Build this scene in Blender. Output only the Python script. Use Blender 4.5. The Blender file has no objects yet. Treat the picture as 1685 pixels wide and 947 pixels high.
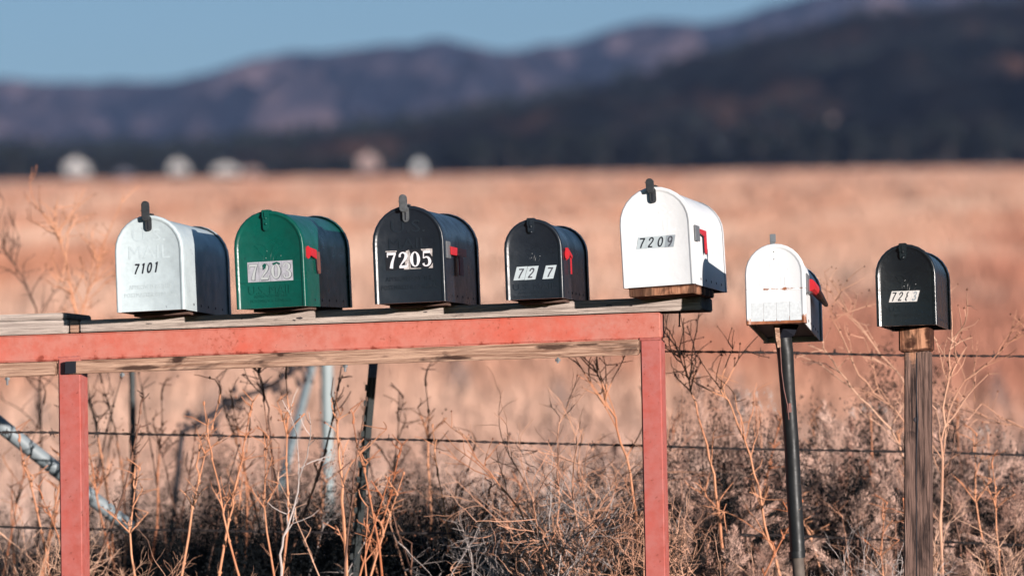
import bpy, bmesh, math, random
import numpy as np
from mathutils import Vector, Matrix, noise as mnoise

random.seed(7)
RNG = np.random.default_rng(11)
sc = bpy.context.scene
COL = sc.collection
R = math.radians

# ------------------------------------------------------------------ camera
W0, H0 = 1685.0, 947.0
F = 7296.0                      # focal length in photograph pixels
EYE = 0.75
PITCH = math.atan(286.0 / F)
ROLL = R(0.85)
fwd = Vector((0, math.cos(PITCH), math.sin(PITCH)))
r0 = Vector((1, 0, 0)); u0 = Vector((0, -math.sin(PITCH), math.cos(PITCH)))
cu = u0 * math.cos(ROLL) + r0 * math.sin(ROLL)
cr = r0 * math.cos(ROLL) - u0 * math.sin(ROLL)
cam_d = bpy.data.cameras.new("camera"); cam = bpy.data.objects.new("camera", cam_d); COL.objects.link(cam)
cam.matrix_world = Matrix(((cr.x, cu.x, -fwd.x, 0), (cr.y, cu.y, -fwd.y, 0), (cr.z, cu.z, -fwd.z, EYE), (0, 0, 0, 1)))
cam_d.sensor_width = 36.0; cam_d.lens = F / W0 * 36.0
cam_d.clip_start = 0.1; cam_d.clip_end = 30000
cam_d.dof.use_dof = True; cam_d.dof.focus_distance = 12.05; cam_d.dof.aperture_fstop = 2.7
sc.camera = cam
ORG = Vector((0, 0, EYE))

# ------------------------------------------------------------------ sky, sun, exposure
SUN_EL, SUN_AZ = 5.2, 144.0    # azimuth clockwise from +Y: behind the camera, to the right
w = bpy.data.worlds.new("World"); sc.world = w; w.use_nodes = True
nt = w.node_tree; nt.nodes.clear()
sky = nt.nodes.new("ShaderNodeTexSky"); sky.sky_type = 'NISHITA'; sky.sun_disc = False
sky.sun_elevation = R(SUN_EL); sky.sun_rotation = R(SUN_AZ)
sky.altitude = 1600; sky.air_density = 1.0; sky.dust_density = 0.3; sky.ozone_density = 2.6
bg = nt.nodes.new("ShaderNodeBackground"); bg.inputs[1].default_value = 0.102
wo = nt.nodes.new("ShaderNodeOutputWorld")
nt.links.new(sky.outputs[0], bg.inputs[0]); nt.links.new(bg.outputs[0], wo.inputs[0])
sd = bpy.data.lights.new("sun", 'SUN'); sd.energy = 4.8; sd.angle = R(0.5); sd.color = (1.0, 0.92, 0.86)
sun = bpy.data.objects.new("sun", sd); COL.objects.link(sun)
sdir = Vector((math.sin(R(SUN_AZ)) * math.cos(R(SUN_EL)), math.cos(R(SUN_AZ)) * math.cos(R(SUN_EL)), math.sin(R(SUN_EL))))
sun.rotation_euler = sdir.to_track_quat('Z', 'Y').to_euler()
sc.view_settings.view_transform = 'Standard'; sc.view_settings.look = 'None'
sc.view_settings.gamma = 1.0; sc.view_settings.use_curve_mapping = False
sc.view_settings.exposure = 0.5
sc.cycles.use_denoising = True
sc.cycles.max_bounces = 6; sc.cycles.diffuse_bounces = 0; sc.cycles.transparent_max_bounces = 4

# ------------------------------------------------------------------ helpers
def ray(px, py):
    return fwd * F + cr * (px - W0 / 2) - cu * (py - H0 / 2)
def P(px, py, Y):
    d = ray(px, py); return ORG + d * (Y / d.y)
RK = 0.176
def PR(px, py, off):             # a point on the vertical plane parallel to the rack's front
    d = ray(px, py); return ORG + d * ((12.0 + off) / (d.y + RK * d.x))
RN = Vector((RK, 1, 0)).normalized()
def gz(y):
    t = max(0.0, y - 14.0); return 0.0666 * (t * t / (t + 1.5)) if t > 0 else 0.0

def tag(o, label=None, cat=None, group=None, kind=None):
    if label: o["label"] = label
    if cat: o["category"] = cat
    if group: o["group"] = group
    if kind: o["kind"] = kind
    return o
def empty(name, loc=(0, 0, 0), rot=(0, 0, 0)):
    o = bpy.data.objects.new(name, None); o.location = loc; o.rotation_euler = rot
    o.empty_display_size = 0.1; COL.objects.link(o); return o
def link_mesh(name, me, mat=None, parent=None):
    if mat is not None and not me.materials: me.materials.append(mat)
    o = bpy.data.objects.new(name, me); COL.objects.link(o)
    if parent is not None: o.parent = parent
    return o
def from_lists(name, v, f, mat, parent=None, smooth=False):
    me = bpy.data.meshes.new(name); me.from_pydata(v, [], f); me.update()
    if smooth: me.shade_smooth()
    return link_mesh(name, me, mat, parent)
def from_bm(name, bm, mat, parent=None, smooth=False, angle=35):
    bmesh.ops.recalc_face_normals(bm, faces=bm.faces)
    me = bpy.data.meshes.new(name); bm.to_mesh(me); bm.free()
    if smooth:
        me.shade_smooth()
        try: me.set_sharp_from_angle(angle=R(angle))
        except Exception: pass
    return link_mesh(name, me, mat, parent)
def mesh_np(name, verts, tris, mat, smooth=False):
    me = bpy.data.meshes.new(name); n = len(verts); m = len(tris); k = tris.shape[1]
    me.vertices.add(n); me.vertices.foreach_set("co", np.asarray(verts, np.float32).ravel())
    me.loops.add(m * k); me.loops.foreach_set("vertex_index", np.asarray(tris, np.int32).ravel())
    me.polygons.add(m); me.polygons.foreach_set("loop_start", np.arange(0, m * k, k, dtype=np.int32))
    try: me.polygons.foreach_set("loop_total", np.full(m, k, np.int32))
    except Exception: pass
    me.update(calc_edges=True); me.validate(); me.materials.append(mat)
    if smooth: me.shade_smooth()
    return me

class MB:
    """collects boxes, tubes and discs into one mesh"""
    def __init__(s): s.v = []; s.f = []
    def box(s, x0, x1, y0, y1, z0, z1):
        b = len(s.v)
        s.v += [(x0, y0, z0), (x1, y0, z0), (x1, y1, z0), (x0, y1, z0), (x0, y0, z1), (x1, y0, z1), (x1, y1, z1), (x0, y1, z1)]
        s.f += [tuple(b + i for i in q) for q in ((3, 2, 1, 0), (4, 5, 6, 7), (0, 1, 5, 4), (1, 2, 6, 5), (2, 3, 7, 6), (3, 0, 4, 7))]
        return s
    def tube(s, pts, rad, n=5, cap=True):
        pts = [Vector(p) for p in pts]; m = len(pts)
        if not hasattr(rad, '__len__'): rad = [rad] * m
        b = len(s.v); up = Vector((0.13, 0.31, 0.94))
        for i, p in enumerate(pts):
            t = (pts[min(i + 1, m - 1)] - pts[max(i - 1, 0)])
            if t.length < 1e-9: t = Vector((0, 0, 1))
            t.normalize(); a = t.cross(up)
            if a.length < 0.05: a = t.cross(Vector((1, 0, 0)))
            a.normalize(); c = t.cross(a)
            for k in range(n):
                g = 2 * math.pi * k / n
                s.v.append(tuple(p + (a * math.cos(g) + c * math.sin(g)) * rad[i]))
        for i in range(m - 1):
            for k in range(n):
                k2 = (k + 1) % n
                s.f.append((b + i * n + k, b + i * n + k2, b + (i + 1) * n + k2, b + (i + 1) * n + k))
        if cap:
            s.f.append(tuple(b + k for k in reversed(range(n)))); s.f.append(tuple(b + (m - 1) * n + k for k in range(n)))
        return s
    def prism(s, pts, y0, y1):          # polygon in x,z extruded along y
        b = len(s.v); n = len(pts)
        s.v += [(x, y0, z) for x, z in pts] + [(x, y1, z) for x, z in pts]
        s.f.append(tuple(range(b, b + n))); s.f.append(tuple(reversed(range(b + n, b + 2 * n))))
        for i in range(n):
            j = (i + 1) % n; s.f.append((b + i, b + n + i, b + n + j, b + j))
        return s
    def prism_x(s, pts, x0, x1):        # polygon in y,z extruded along x
        b = len(s.v); n = len(pts)
        s.v += [(x0, y, z) for y, z in pts] + [(x1, y, z) for y, z in pts]
        s.f.append(tuple(range(b, b + n))); s.f.append(tuple(reversed(range(b + n, b + 2 * n))))
        for i in range(n):
            j = (i + 1) % n; s.f.append((b + i, b + n + i, b + n + j, b + j))
        return s
    def dome(s, c, r, axis='y', sign=-1, h=0.6, n=10):
        b = len(s.v); c = Vector(c)
        rings = [(1.0, 0.0), (0.8, 0.6), (0.45, 0.9)]
        for rr, hh in rings:
            for k in range(n):
                g = 2 * math.pi * k / n; u, v = math.cos(g) * r * rr, math.sin(g) * r * rr; d = sign * r * h * hh
                s.v.append(tuple(c + (Vector((u, d, v)) if axis == 'y' else Vector((d, u, v)))))
        for i in range(2):
            for k in range(n):
                k2 = (k + 1) % n
                s.f.append((b + i * n + k, b + i * n + k2, b + (i + 1) * n + k2, b + (i + 1) * n + k))
        s.f.append(tuple(b + 2 * n + k for k in range(n))); return s
    def obj(s, name, mat, parent=None, smooth=False, bevel=0, seg=2):
        bm = bmesh.new(); vs = [bm.verts.new(v) for v in s.v]
        for q in s.f:
            try: bm.faces.new([vs[i] for i in q])
            except ValueError: pass
        if bevel:
            bmesh.ops.recalc_face_normals(bm, faces=bm.faces)
            ed = [e for e in bm.edges if len(e.link_faces) == 2 and e.calc_face_angle(0) > 0.6]
            bmesh.ops.bevel(bm, geom=ed, offset=bevel, segments=seg, affect='EDGES', clamp_overlap=True)
        return from_bm(name, bm, mat, parent, smooth or bevel > 0)

def capsule(cx, z0, z1, hw, n=8):       # rounded strip outline in x,z
    pts = []
    for k in range(n + 1):
        g = math.pi * k / n; pts.append((cx + hw * math.cos(g), z1 - hw + hw * math.sin(g)))
    for k in range(n + 1):
        g = math.pi + math.pi * k / n; pts.append((cx + hw * math.cos(g), z0 + hw + hw * math.sin(g)))
    return pts

# ------------------------------------------------------------------ materials
def new_mat(name):
    m = bpy.data.materials.new(name); m.use_nodes = True; n = m.node_tree
    return m, n, n.nodes["Principled BSDF"]
def N(n, t, **kw):
    x = n.nodes.new(t)
    for k, v in kw.items(): setattr(x, k, v)
    return x
def coords(n, scale=(1, 1, 1), kind="Object"):
    tc = N(n, "ShaderNodeTexCoord"); mp = N(n, "ShaderNodeMapping"); mp.inputs["Scale"].default_value = scale
    n.links.new(tc.outputs[kind], mp.inputs[0]); return mp.outputs[0]
def noise(n, vec, scale, detail=4, rough=0.55, dist=0.0):
    t = N(n, "ShaderNodeTexNoise"); t.inputs["Scale"].default_value = scale; t.inputs["Detail"].default_value = detail
    t.inputs["Roughness"].default_value = rough; t.inputs["Distortion"].default_value = dist
    n.links.new(vec, t.inputs["Vector"]); return t.outputs[0]
def ramp(n, fac, stops):
    r = N(n, "ShaderNodeValToRGB"); e = r.color_ramp.elements
    while len(e) < len(stops): e.new(0.5)
    for i, (p, c) in enumerate(stops):
        e[i].position = p; e[i].color = (c[0], c[1], c[2], 1) if hasattr(c, '__len__') else (c, c, c, 1)
    n.links.new(fac, r.inputs[0]); return r.outputs[0]
def mix(n, fac, a, b):
    m = N(n, "ShaderNodeMix", data_type='RGBA')
    for sock, v in ((m.inputs[0], fac), (m.inputs[6], a), (m.inputs[7], b)):
        if hasattr(v, 'is_output'): n.links.new(v, sock)
        elif hasattr(v, '__len__'): sock.default_value = (v[0], v[1], v[2], 1)
        else: sock.default_value = v
    return m.outputs[2]
def bump(n, bs, h, strength=0.2, dist=0.002):
    b = N(n, "ShaderNodeBump"); b.inputs["Strength"].default_value = strength; b.inputs["Distance"].default_value = dist
    n.links.new(h, b.inputs["Height"]); n.links.new(b.outputs[0], bs.inputs["Normal"])
def math_n(n, op, a, b=None):
    m = N(n, "ShaderNodeMath", operation=op)
    for i, v in enumerate((a, b)):
        if v is None: continue
        if hasattr(v, 'is_output'): n.links.new(v, m.inputs[i])
        else: m.inputs[i].default_value = v
    return m.outputs[0]

def paint(name, c, chip=None, rough=0.38, chip_lo=0.68, dirt=0.12, streak=(1, 1, 1), spec=0.5, seed=0.0):
    m, n, b = new_mat(name); v = coords(n, (1, 1, 1))
    mp = N(n, "ShaderNodeMapping"); mp.inputs["Location"].default_value = (seed, seed * 1.7, seed * 0.3); n.links.new(v, mp.inputs[0]); v = mp.outputs[0]
    d = noise(n, v, 14, 6, 0.6); dd = noise(n, v, 70, 4)
    col = mix(n, ramp(n, d, [(0.3, 0), (0.75, 1)]), c, tuple(x * (1 - dirt) + 0.02 * dirt for x in c))
    col = mix(n, ramp(n, dd, [(0.45, 0), (0.7, 0.35)]), col, tuple(x * (1 - dirt * 1.6) for x in c))
    if chip:
        ch = noise(n, v, 38, 5, 0.65, 0.4)
        col = mix(n, ramp(n, ch, [(chip_lo, 0), (chip_lo + 0.03, 1)]), col, chip)
    n.links.new(col, b.inputs["Base Color"])
    rr = ramp(n, noise(n, v, 22, 5), [(0.3, rough * 0.8), (0.7, rough * 1.35)]); n.links.new(rr, b.inputs["Roughness"])
    b.inputs["Specular IOR Level"].default_value = spec
    bump(n, b, noise(n, v, 11, 4, .6), 0.4, 0.006)
    return m
def plain(name, c, rough=0.6, metal=0.0, var=0.15, scale=40):
    m, n, b = new_mat(name); v = coords(n)
    n.links.new(mix(n, ramp(n, noise(n, v, scale, 4), [(0.3, 0), (0.7, 1)]), c, tuple(x * (1 - var) for x in c)), b.inputs["Base Color"])
    b.inputs["Roughness"].default_value = rough; b.inputs["Metallic"].default_value = metal
    bump(n, b, noise(n, v, scale * 2, 3), 0.15, 0.001)
    return m
def plant(name, c1, c2, rough=0.8, scale=6, trans=0.0):
    m, n, b = new_mat(name); v = coords(n)
    oi = N(n, "ShaderNodeObjectInfo")
    t = math_n(n, 'ADD', math_n(n, 'MULTIPLY', noise(n, v, scale, 5, 0.6), 0.75), math_n(n, 'MULTIPLY', oi.outputs["Random"], 0.25))
    n.links.new(ramp(n, t, [(0.32, c1), (0.68, c2)]), b.inputs["Base Color"])
    b.inputs["Roughness"].default_value = rough; b.inputs["Specular IOR Level"].default_value = 0.2
    return m
def wood(name, light, dark, blotch, axis='x', stain_lo=0.6, gs=1.0):
    m, n, b = new_mat(name)
    sc3 = {'x': (1.6, 48, 48), 'z': (48, 48, 1.6)}[axis]
    v = coords(n, tuple(s * gs for s in sc3)); vo = coords(n)
    g = noise(n, v, 3.0, 8, 0.65, 0.6); fine = noise(n, v, 9.0, 5, 0.6)
    col = ramp(n, g, [(0.34, dark), (0.49, tuple((a + 1.3 * bb) / 2.3 for a, bb in zip(dark, light))), (0.62, light)])
    col = mix(n, ramp(n, fine, [(0.50, 0), (0.68, 0.6)]), col, tuple(x * 0.45 for x in dark))
    kn = noise(n, coords(n, {'x': (5, 14, 14), 'z': (14, 14, 5)}[axis]), 1.0, 4, 0.6, 1.2)
    col = mix(n, ramp(n, kn, [(stain_lo, 0), (stain_lo + 0.12, 0.8)]), col, blotch)
    n.links.new(col, b.inputs["Base Color"]); b.inputs["Roughness"].default_value = 0.85; b.inputs["Specular IOR Level"].default_value = 0.15
    bump(n, b, g, 0.9, 0.006)
    return m

M = {}
M['white_old'] = paint("weathered_white_paint", (0.56, 0.64, 0.66), (0.30, 0.34, 0.37), 0.42, 0.665, 0.2, seed=3.1)
M['white'] = paint("fresh_white_paint", (0.82, 0.82, 0.82), None, 0.4, 0.7, 0.05, seed=9.0)
M['green'] = paint("green_paint", (0.0, 0.088, 0.064), (0.004, 0.018, 0.017), 0.30, 0.66, 0.28, spec=0.35, seed=1.3)
M['black'] = paint("black_paint", (0.010, 0.015, 0.023), (0.05, 0.058, 0.07), 0.30, 0.73, 0.2, seed=5.5)
M['black_gloss'] = paint("gloss_black_paint", (0.007, 0.010, 0.013), None, 0.24, 0.7, 0.2, seed=2.2)
# rusty white: rust stains along the lower edges and the crease of the door
def rusty_white():
    m, n, b = new_mat("rusty_white_paint"); v = coords(n)
    sx = N(n, "ShaderNodeSeparateXYZ"); n.links.new(v, sx.inputs[0]); z = sx.outputs[2]
    ns = noise(n, v, 60, 6, 0.7); big = noise(n, v, 24, 4)
    low = math_n(n, 'MULTIPLY', math_n(n, 'SUBTRACT', 0.024, z), 55.0)
    cre = math_n(n, 'SUBTRACT', 0.62, math_n(n, 'MULTIPLY', math_n(n, 'ABSOLUTE', math_n(n, 'SUBTRACT', z, 0.094)), 110.0))
    e = math_n(n, 'MAXIMUM', math_n(n, 'ADD', low, math_n(n, 'MULTIPLY', math_n(n, 'SUBTRACT', big, 0.5), 1.2)),
               math_n(n, 'ADD', cre, math_n(n, 'MULTIPLY', math_n(n, 'SUBTRACT', big, 0.56), 3.0)))
    f = math_n(n, 'ADD', e, math_n(n, 'MULTIPLY', math_n(n, 'SUBTRACT', ns, 0.5), 2.2))
    rust = ramp(n, ns, [(0.35, (0.16, 0.045, 0.018)), (0.7, (0.42, 0.15, 0.06))])
    col = mix(n, ramp(n, f, [(0.25, 0), (0.6, 1)]), (0.80, 0.80, 0.80), rust)
    n.links.new(col, b.inputs["Base Color"]); b.inputs["Roughness"].default_value = 0.45
    bump(n, b, big, 0.3, 0.003); return m
M['white_rust'] = rusty_white()
M['hidden'] = plain("dark_sheet_metal", (0.05, 0.055, 0.06), 0.6)
M['under'] = plain('blue_grey_sheet', (.22, .24, .28), .6)
M['zinc'] = plain("galvanised_steel", (0.30, 0.31, 0.32), 0.45, 0.6)
M['latch_dark'] = plain("dark_latch_steel", (0.055, 0.058, 0.062), 0.5, 0.3, 0.4, 90)
M['latch_grey'] = plain("grey_latch_steel", (0.17, 0.175, 0.18), 0.5, 0.4, 0.5, 90)
M['flag'] = plain("red_flag_paint", (0.62, 0.02, 0.03), 0.4, 0, 0.2)
M['rust_and_shadow'] = plain("rust_and_shadow_brown", (0.20, 0.075, 0.06), 0.7, 0, 0.4)  # rust brown; on the green box's flag arm it paints in shadow
M['flag_shadowed'] = plain("shadowed_flag_paint", (0.30, 0.03, 0.06), 0.5, 0, 0.3)  # purple of the cast shadow painted into the flag's red
M['dark_tip'] = plain("black_plastic", (0.02, 0.02, 0.02), 0.4)
M['ink'] = plain("black_ink", (0.012, 0.013, 0.02), 0.5)
M['ink_worn'] = plain("worn_black_ink", (0.09, 0.09, 0.11), 0.5, 0, 0.5, 160)
M['silver'] = plain("silver_sticker", (0.50, 0.49, 0.53), 0.42, 0.15, 0.3, 60)
M['silver_ink'] = plain("pale_green_numeral", (0.56, 0.58, 0.57), 0.4, 0.15, 0.15, 60)
M['silver_edge'] = plain("grey_numeral_outline", (0.13, 0.14, 0.16), 0.5, 0, 0.4, 90)
M['pale'] = plain("pale_reflective_sticker", (0.50, 0.56, 0.58), 0.5, 0, 0.12, 120)
M['pale_dark'] = plain("grey_reflective_sticker", (0.32, 0.36, 0.39), 0.5, 0, 0.2, 120)
M['cream'] = plain("cream_sticker", (0.68, 0.64, 0.60), 0.5, 0, 0.12, 120)
M['blk_sticker'] = plain("black_sticker", (0.012, 0.012, 0.016), 0.4)
M['white_ink'] = plain("white_numeral", (0.80, 0.76, 0.78), 0.5, 0, 0.1)
M['torn'] = plain("torn_paper", (0.62, 0.55, 0.52), 0.8, 0, 0.6, 190)
M['worn_plate'] = plain("worn_grey_decal", (0.66, 0.69, 0.70), 0.6, 0, 0.22, 150)
def red_paint(name, c, stain_lo):
    m, n, b = new_mat(name); v = coords(n)
    big = noise(n, v, 3.5, 6, 0.6); mid = noise(n, v, 26, 6, 0.65); sp = noise(n, v, 75, 5, 0.7, 0.3)
    col = mix(n, ramp(n, big, [(0.3, 0), (0.7, 1)]), c, (c[0] * 0.86, c[1] * 1.25, c[2] * 1.35))
    col = mix(n, ramp(n, mid, [(0.42, 0), (0.66, 0.75)]), col, (c[0] * 0.8, c[1] * 0.62, c[2] * 0.55))
    col = mix(n, ramp(n, sp, [(stain_lo, 0), (stain_lo + 0.05, 0.85)]), col, (0.13, 0.03, 0.02))
    sx = N(n, "ShaderNodeSeparateXYZ"); n.links.new(v, sx.inputs[0])
    edge = math_n(n, 'ADD', math_n(n, 'MULTIPLY', math_n(n, 'SUBTRACT', 0.010, sx.outputs[2]), 60.0), math_n(n, 'MULTIPLY', math_n(n, 'SUBTRACT', mid, 0.56), 6.0))
    rs = noise(n, v, 6.0, 5, .6, .5)
    col = mix(n, ramp(n, noise(n, coords(n, (3, 9, 3)), 1.3, 6, .7), [(0.48, 0), (0.66, 0.75)]), col, (c[0], c[1] * .55, c[2] * .45))
    col = mix(n, ramp(n, edge, [(0.0, 0), (0.5, 0.8)]), col, (0.22, 0.035, 0.02))
    col = mix(n, ramp(n, math_n(n, 'MULTIPLY', rs, sp), [(0.34, 0), (0.42, 0.8)]), col, (0.28, 0.05, 0.025))
    n.links.new(col, b.inputs["Base Color"])
    n.links.new(ramp(n, mid, [(0.3, 0.42), (0.7, 0.68)]), b.inputs["Roughness"])
    b.inputs["Specular IOR Level"].default_value = 0.35
    bump(n, b, mid, 0.2, 0.002); return m
M['red'] = red_paint("faded_red_paint", (0.60, 0.172, 0.126), 0.64)
M['red_post'] = red_paint("chalky_red_paint", (0.48, 0.122, 0.100), 0.62)
M['grey_wood'] = wood("grey_weathered_wood", (0.64, 0.53, 0.46), (0.26, 0.20, 0.175), (0.07, 0.05, 0.045), 'x', 0.66)
M['tan_wood'] = wood("tan_weathered_wood", (0.62, 0.39, 0.28), (0.20, 0.095, 0.06), (0.05, 0.028, 0.024), 'x', 0.58)
M['shaded_board'] = wood("shaded_board_wood", (0.22, 0.13, 0.10), (0.07, 0.045, 0.038), (0.04, 0.03, 0.03), 'x', 0.6)  # wood darkened to paint in the shade under the boxes
M['block_wood'] = wood("raw_block_wood", (0.60, 0.30, 0.18), (0.26, 0.10, 0.055), (0.02, 0.010, 0.008), 'z', 0.42, 0.35)
def blotch(mat, spots, colr, seed=0.0):  # elliptical blotches for wood stains and painted sunlight
    n = mat.node_tree; b = n.nodes["Principled BSDF"]; lk = b.inputs["Base Color"].links[0]; col = lk.from_socket
    v = coords(n); sx = N(n, "ShaderNodeSeparateXYZ"); n.links.new(v, sx.inputs[0]); f = None
    for x0, z0, wx, wz in spots:
        dx = math_n(n, 'MULTIPLY', math_n(n, 'SUBTRACT', sx.outputs[0], x0), 1 / wx); dz = math_n(n, 'MULTIPLY', math_n(n, 'SUBTRACT', sx.outputs[2], z0), 1 / wz)
        g = math_n(n, 'SUBTRACT', 1.0, math_n(n, 'ADD', math_n(n, 'MULTIPLY', dx, dx), math_n(n, 'MULTIPLY', dz, dz)))
        f = g if f is None else math_n(n, 'MAXIMUM', f, g)
    f = math_n(n, 'ADD', math_n(n, 'MAXIMUM', f, -2.0), math_n(n, 'MULTIPLY', math_n(n, 'SUBTRACT', noise(n, coords(n, (12, 40, 60)), 1.0, 5, .65), .5), 3.2))
    n.links.new(mix(n, ramp(n, f, [(0.05, 0), (0.75, 0.9)]), col, colr), b.inputs["Base Color"]); return mat
blotch(M['block_wood'], [(.032, .022, .016, .018), (.04, .0, .2, .008), (.083, .04, .012, .05)], (.045, .016, .010))
blotch(M['tan_wood'], [(.21, .010, .06, .010), (.325, .028, .018, .018), (1.40, .024, .07, .009), (1.47, .026, .05, .006), (.62, .03, .012, .006), (1.12, .004, .05, .006)], (.05, .024, .018))
M['post_wood'] = wood("dark_post_wood", (0.28, 0.170, 0.135), (0.020, 0.014, 0.014), (0.014, 0.011, 0.012), 'z', 0.52)
M['pole'] = paint("black_pole_paint", (0.012, 0.013, 0.014), (0.22, 0.14, 0.10), 0.42, 0.70, 0.3, spec=0.35, seed=4.0)
M['wire'] = plain("rusty_wire", (0.045, 0.035, 0.035), 0.7, 0.3, 0.4, 120)
M['tpost'] = plain("dark_green_post_paint", (0.022, 0.028, 0.028), 0.5, 0, 0.3)
M['tpost_tip'] = plain("pale_post_tip", (0.20, 0.22, 0.26), 0.5, 0, 0.4)
M['pipe'] = plain("grey_pipe", (0.26, 0.30, 0.32), 0.5, 0.0, 0.2, 12)
M['white_pipe'] = plain("pale_pipe", (0.30, 0.35, 0.355), 0.5, 0, 0.2, 12)
M['dark_stick'] = plain("dark_wood", (0.05, 0.04, 0.045), 0.8, 0, 0.4, 20)
M['stalk'] = plant("dry_stalk", (0.44, 0.15, 0.07), (0.74, 0.36, 0.21), 0.75, 5)
M['stalk_dark'] = plant("dark_stalk", (0.06, 0.04, 0.035), (0.30, 0.15, 0.10), 0.8, 7)
M['straw'] = plant("dry_straw", (0.48, 0.22, 0.135), (0.76, 0.46, 0.32), 0.75, 4)
M['pale_twig'] = plant("grey_twig", (0.34, 0.28, 0.26), (0.62, 0.52, 0.48), 0.75, 4)
M['seed'] = plant("dry_seed", (0.10, 0.05, 0.035), (0.36, 0.15, 0.09), 0.85, 8)
M['fluff'] = plant("dry_seed_plume", (0.46, 0.225, 0.165), (0.92, 0.60, 0.48), 0.9, 9)
M['fluff_pale'] = plant("pale_seed_tuft", (0.45, 0.42, 0.40), (0.68, 0.62, 0.58), 0.9, 7)
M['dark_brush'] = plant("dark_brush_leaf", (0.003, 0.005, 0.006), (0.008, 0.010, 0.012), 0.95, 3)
def field_mat():
    m, n, b = new_mat("field_grass_blade"); v = coords(n)
    t = noise(n, v, .35, 5, .6); big = noise(n, coords(n, (.10, .035, .1)), 1.0, 5, .6)
    col = ramp(n, t, [(.3, (.54, .29, .20)), (.68, (.86, .58, .45))])
    col = mix(n, ramp(n, big, [(.42, 0), (.60, .85)]), col, (.54, .22, .13))
    sx = N(n, "ShaderNodeSeparateXYZ"); n.links.new(v, sx.inputs[0])
    near = math_n(n, 'ADD', math_n(n, 'MULTIPLY', math_n(n, 'SUBTRACT', 30.0, sx.outputs[1]), .07), math_n(n, 'MULTIPLY', math_n(n, 'SUBTRACT', big, .5), 3.0))
    col = mix(n, ramp(n, near, [(0.1, 0), (0.9, .7)]), col, (.80, .60, .51))
    red = math_n(n, 'ADD', math_n(n, 'SUBTRACT', math_n(n, 'MULTIPLY', sx.outputs[0], .22), math_n(n, 'MULTIPLY', math_n(n, 'ABSOLUTE', math_n(n, 'SUBTRACT', sx.outputs[1], 42.0)), .035)), math_n(n, 'MULTIPLY', math_n(n, 'SUBTRACT', big, .5), 3.5))
    col = mix(n, ramp(n, red, [(0.1, 0), (0.8, .85)]), col, (.50, .20, .135))
    n.links.new(col, b.inputs["Base Color"]); b.inputs["Roughness"].default_value = .9; b.inputs["Specular IOR Level"].default_value = .1
    return m
M['field_grass'] = field_mat()
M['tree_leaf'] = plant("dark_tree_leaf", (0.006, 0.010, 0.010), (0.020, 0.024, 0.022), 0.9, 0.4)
M['trunk'] = plain("tree_bark", (0.06, 0.045, 0.04), 0.9, 0, 0.3, 3)
M['house_white'] = plain("white_house_wall", (0.64, 0.60, 0.58), 0.7, 0, 0.1, 2)
M['house_pink'] = plain("tan_house_wall", (0.42, 0.28, 0.25), 0.7, 0, 0.1, 2)
M['house_grey'] = plain("grey_house_wall", (0.17, 0.17, 0.22), 0.7, 0, 0.1, 2)
M['roof_dark'] = plain("dark_roof", (0.08, 0.075, 0.08), 0.8, 0, 0.2, 2)
M['roof_pale'] = plain("pale_roof", (0.26, 0.24, 0.25), 0.6, 0, 0.2, 2)
M['glass'] = plain("window_glass", (0.03, 0.04, 0.05), 0.12, 0, 0.1, 2)

def ground_mat():
    m, n, b = new_mat("dry_field"); v = coords(n)
    a = noise(n, coords(n, (0.35, 0.10, 0.1)), 0.35, 6, 0.6); c = noise(n, coords(n, (0.02, 0.006, 0.01)), 1.0, 5, 0.6)
    f = noise(n, v, 3.0, 5, 0.7)
    col = ramp(n, a, [(0.30, (0.38, 0.185, 0.125)), (0.5, (0.56, 0.33, 0.24)), (0.7, (0.68, 0.45, 0.345))])
    col = mix(n, ramp(n, c, [(0.40, 0), (0.66, 0.7)]), col, (0.46, 0.20, 0.125))
    col = mix(n, ramp(n, f, [(0.35, 0.5), (0.6, 0)]), col, (0.30, 0.16, 0.12))
    n.links.new(col, b.inputs["Base Color"]); b.inputs["Roughness"].default_value = 0.95; b.inputs["Specular IOR Level"].default_value = 0.05
    bump(n, b, f, 0.6, 0.1); return m
def hill_mat(name, dark, mid, light, s, lo=0.42, hi=0.62):
    m, n, b = new_mat(name); v = coords(n, (1, 0.6, 1.6))
    a = noise(n, v, s, 7, 0.62, 0.4); c = noise(n, v, s * 5, 5, 0.6)
    t = math_n(n, 'ADD', math_n(n, 'MULTIPLY', a, 0.7), math_n(n, 'MULTIPLY', c, 0.3))
    n.links.new(ramp(n, t, [(lo, dark), ((lo + hi) / 2, mid), (hi, light)]), b.inputs["Base Color"])
    b.inputs["Roughness"].default_value = 1.0; b.inputs["Specular IOR Level"].default_value = 0.0
    return m
M['ground'] = ground_mat()
M['near_hill'] = hill_mat("scrub_hillside", (0.006, 0.008, 0.009), (0.018, 0.016, 0.016), (0.13, 0.066, 0.048), 0.016, 0.42, 0.64)
M['far_hill'] = hill_mat("bare_mountain", (0.014, 0.018, 0.034), (0.070, 0.056, 0.072), (0.24, 0.16, 0.165), 0.0075, 0.41, 0.61)  # bluish shadow and pinkish sunlit patches painted into the mountain colour

blotch(M['post_wood'], [(.012, 1.04, .022, .055), (.05, 1.05, .014, .04)], (.46, .23, .14))  # sunlit tan patches painted onto the top of the post
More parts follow.
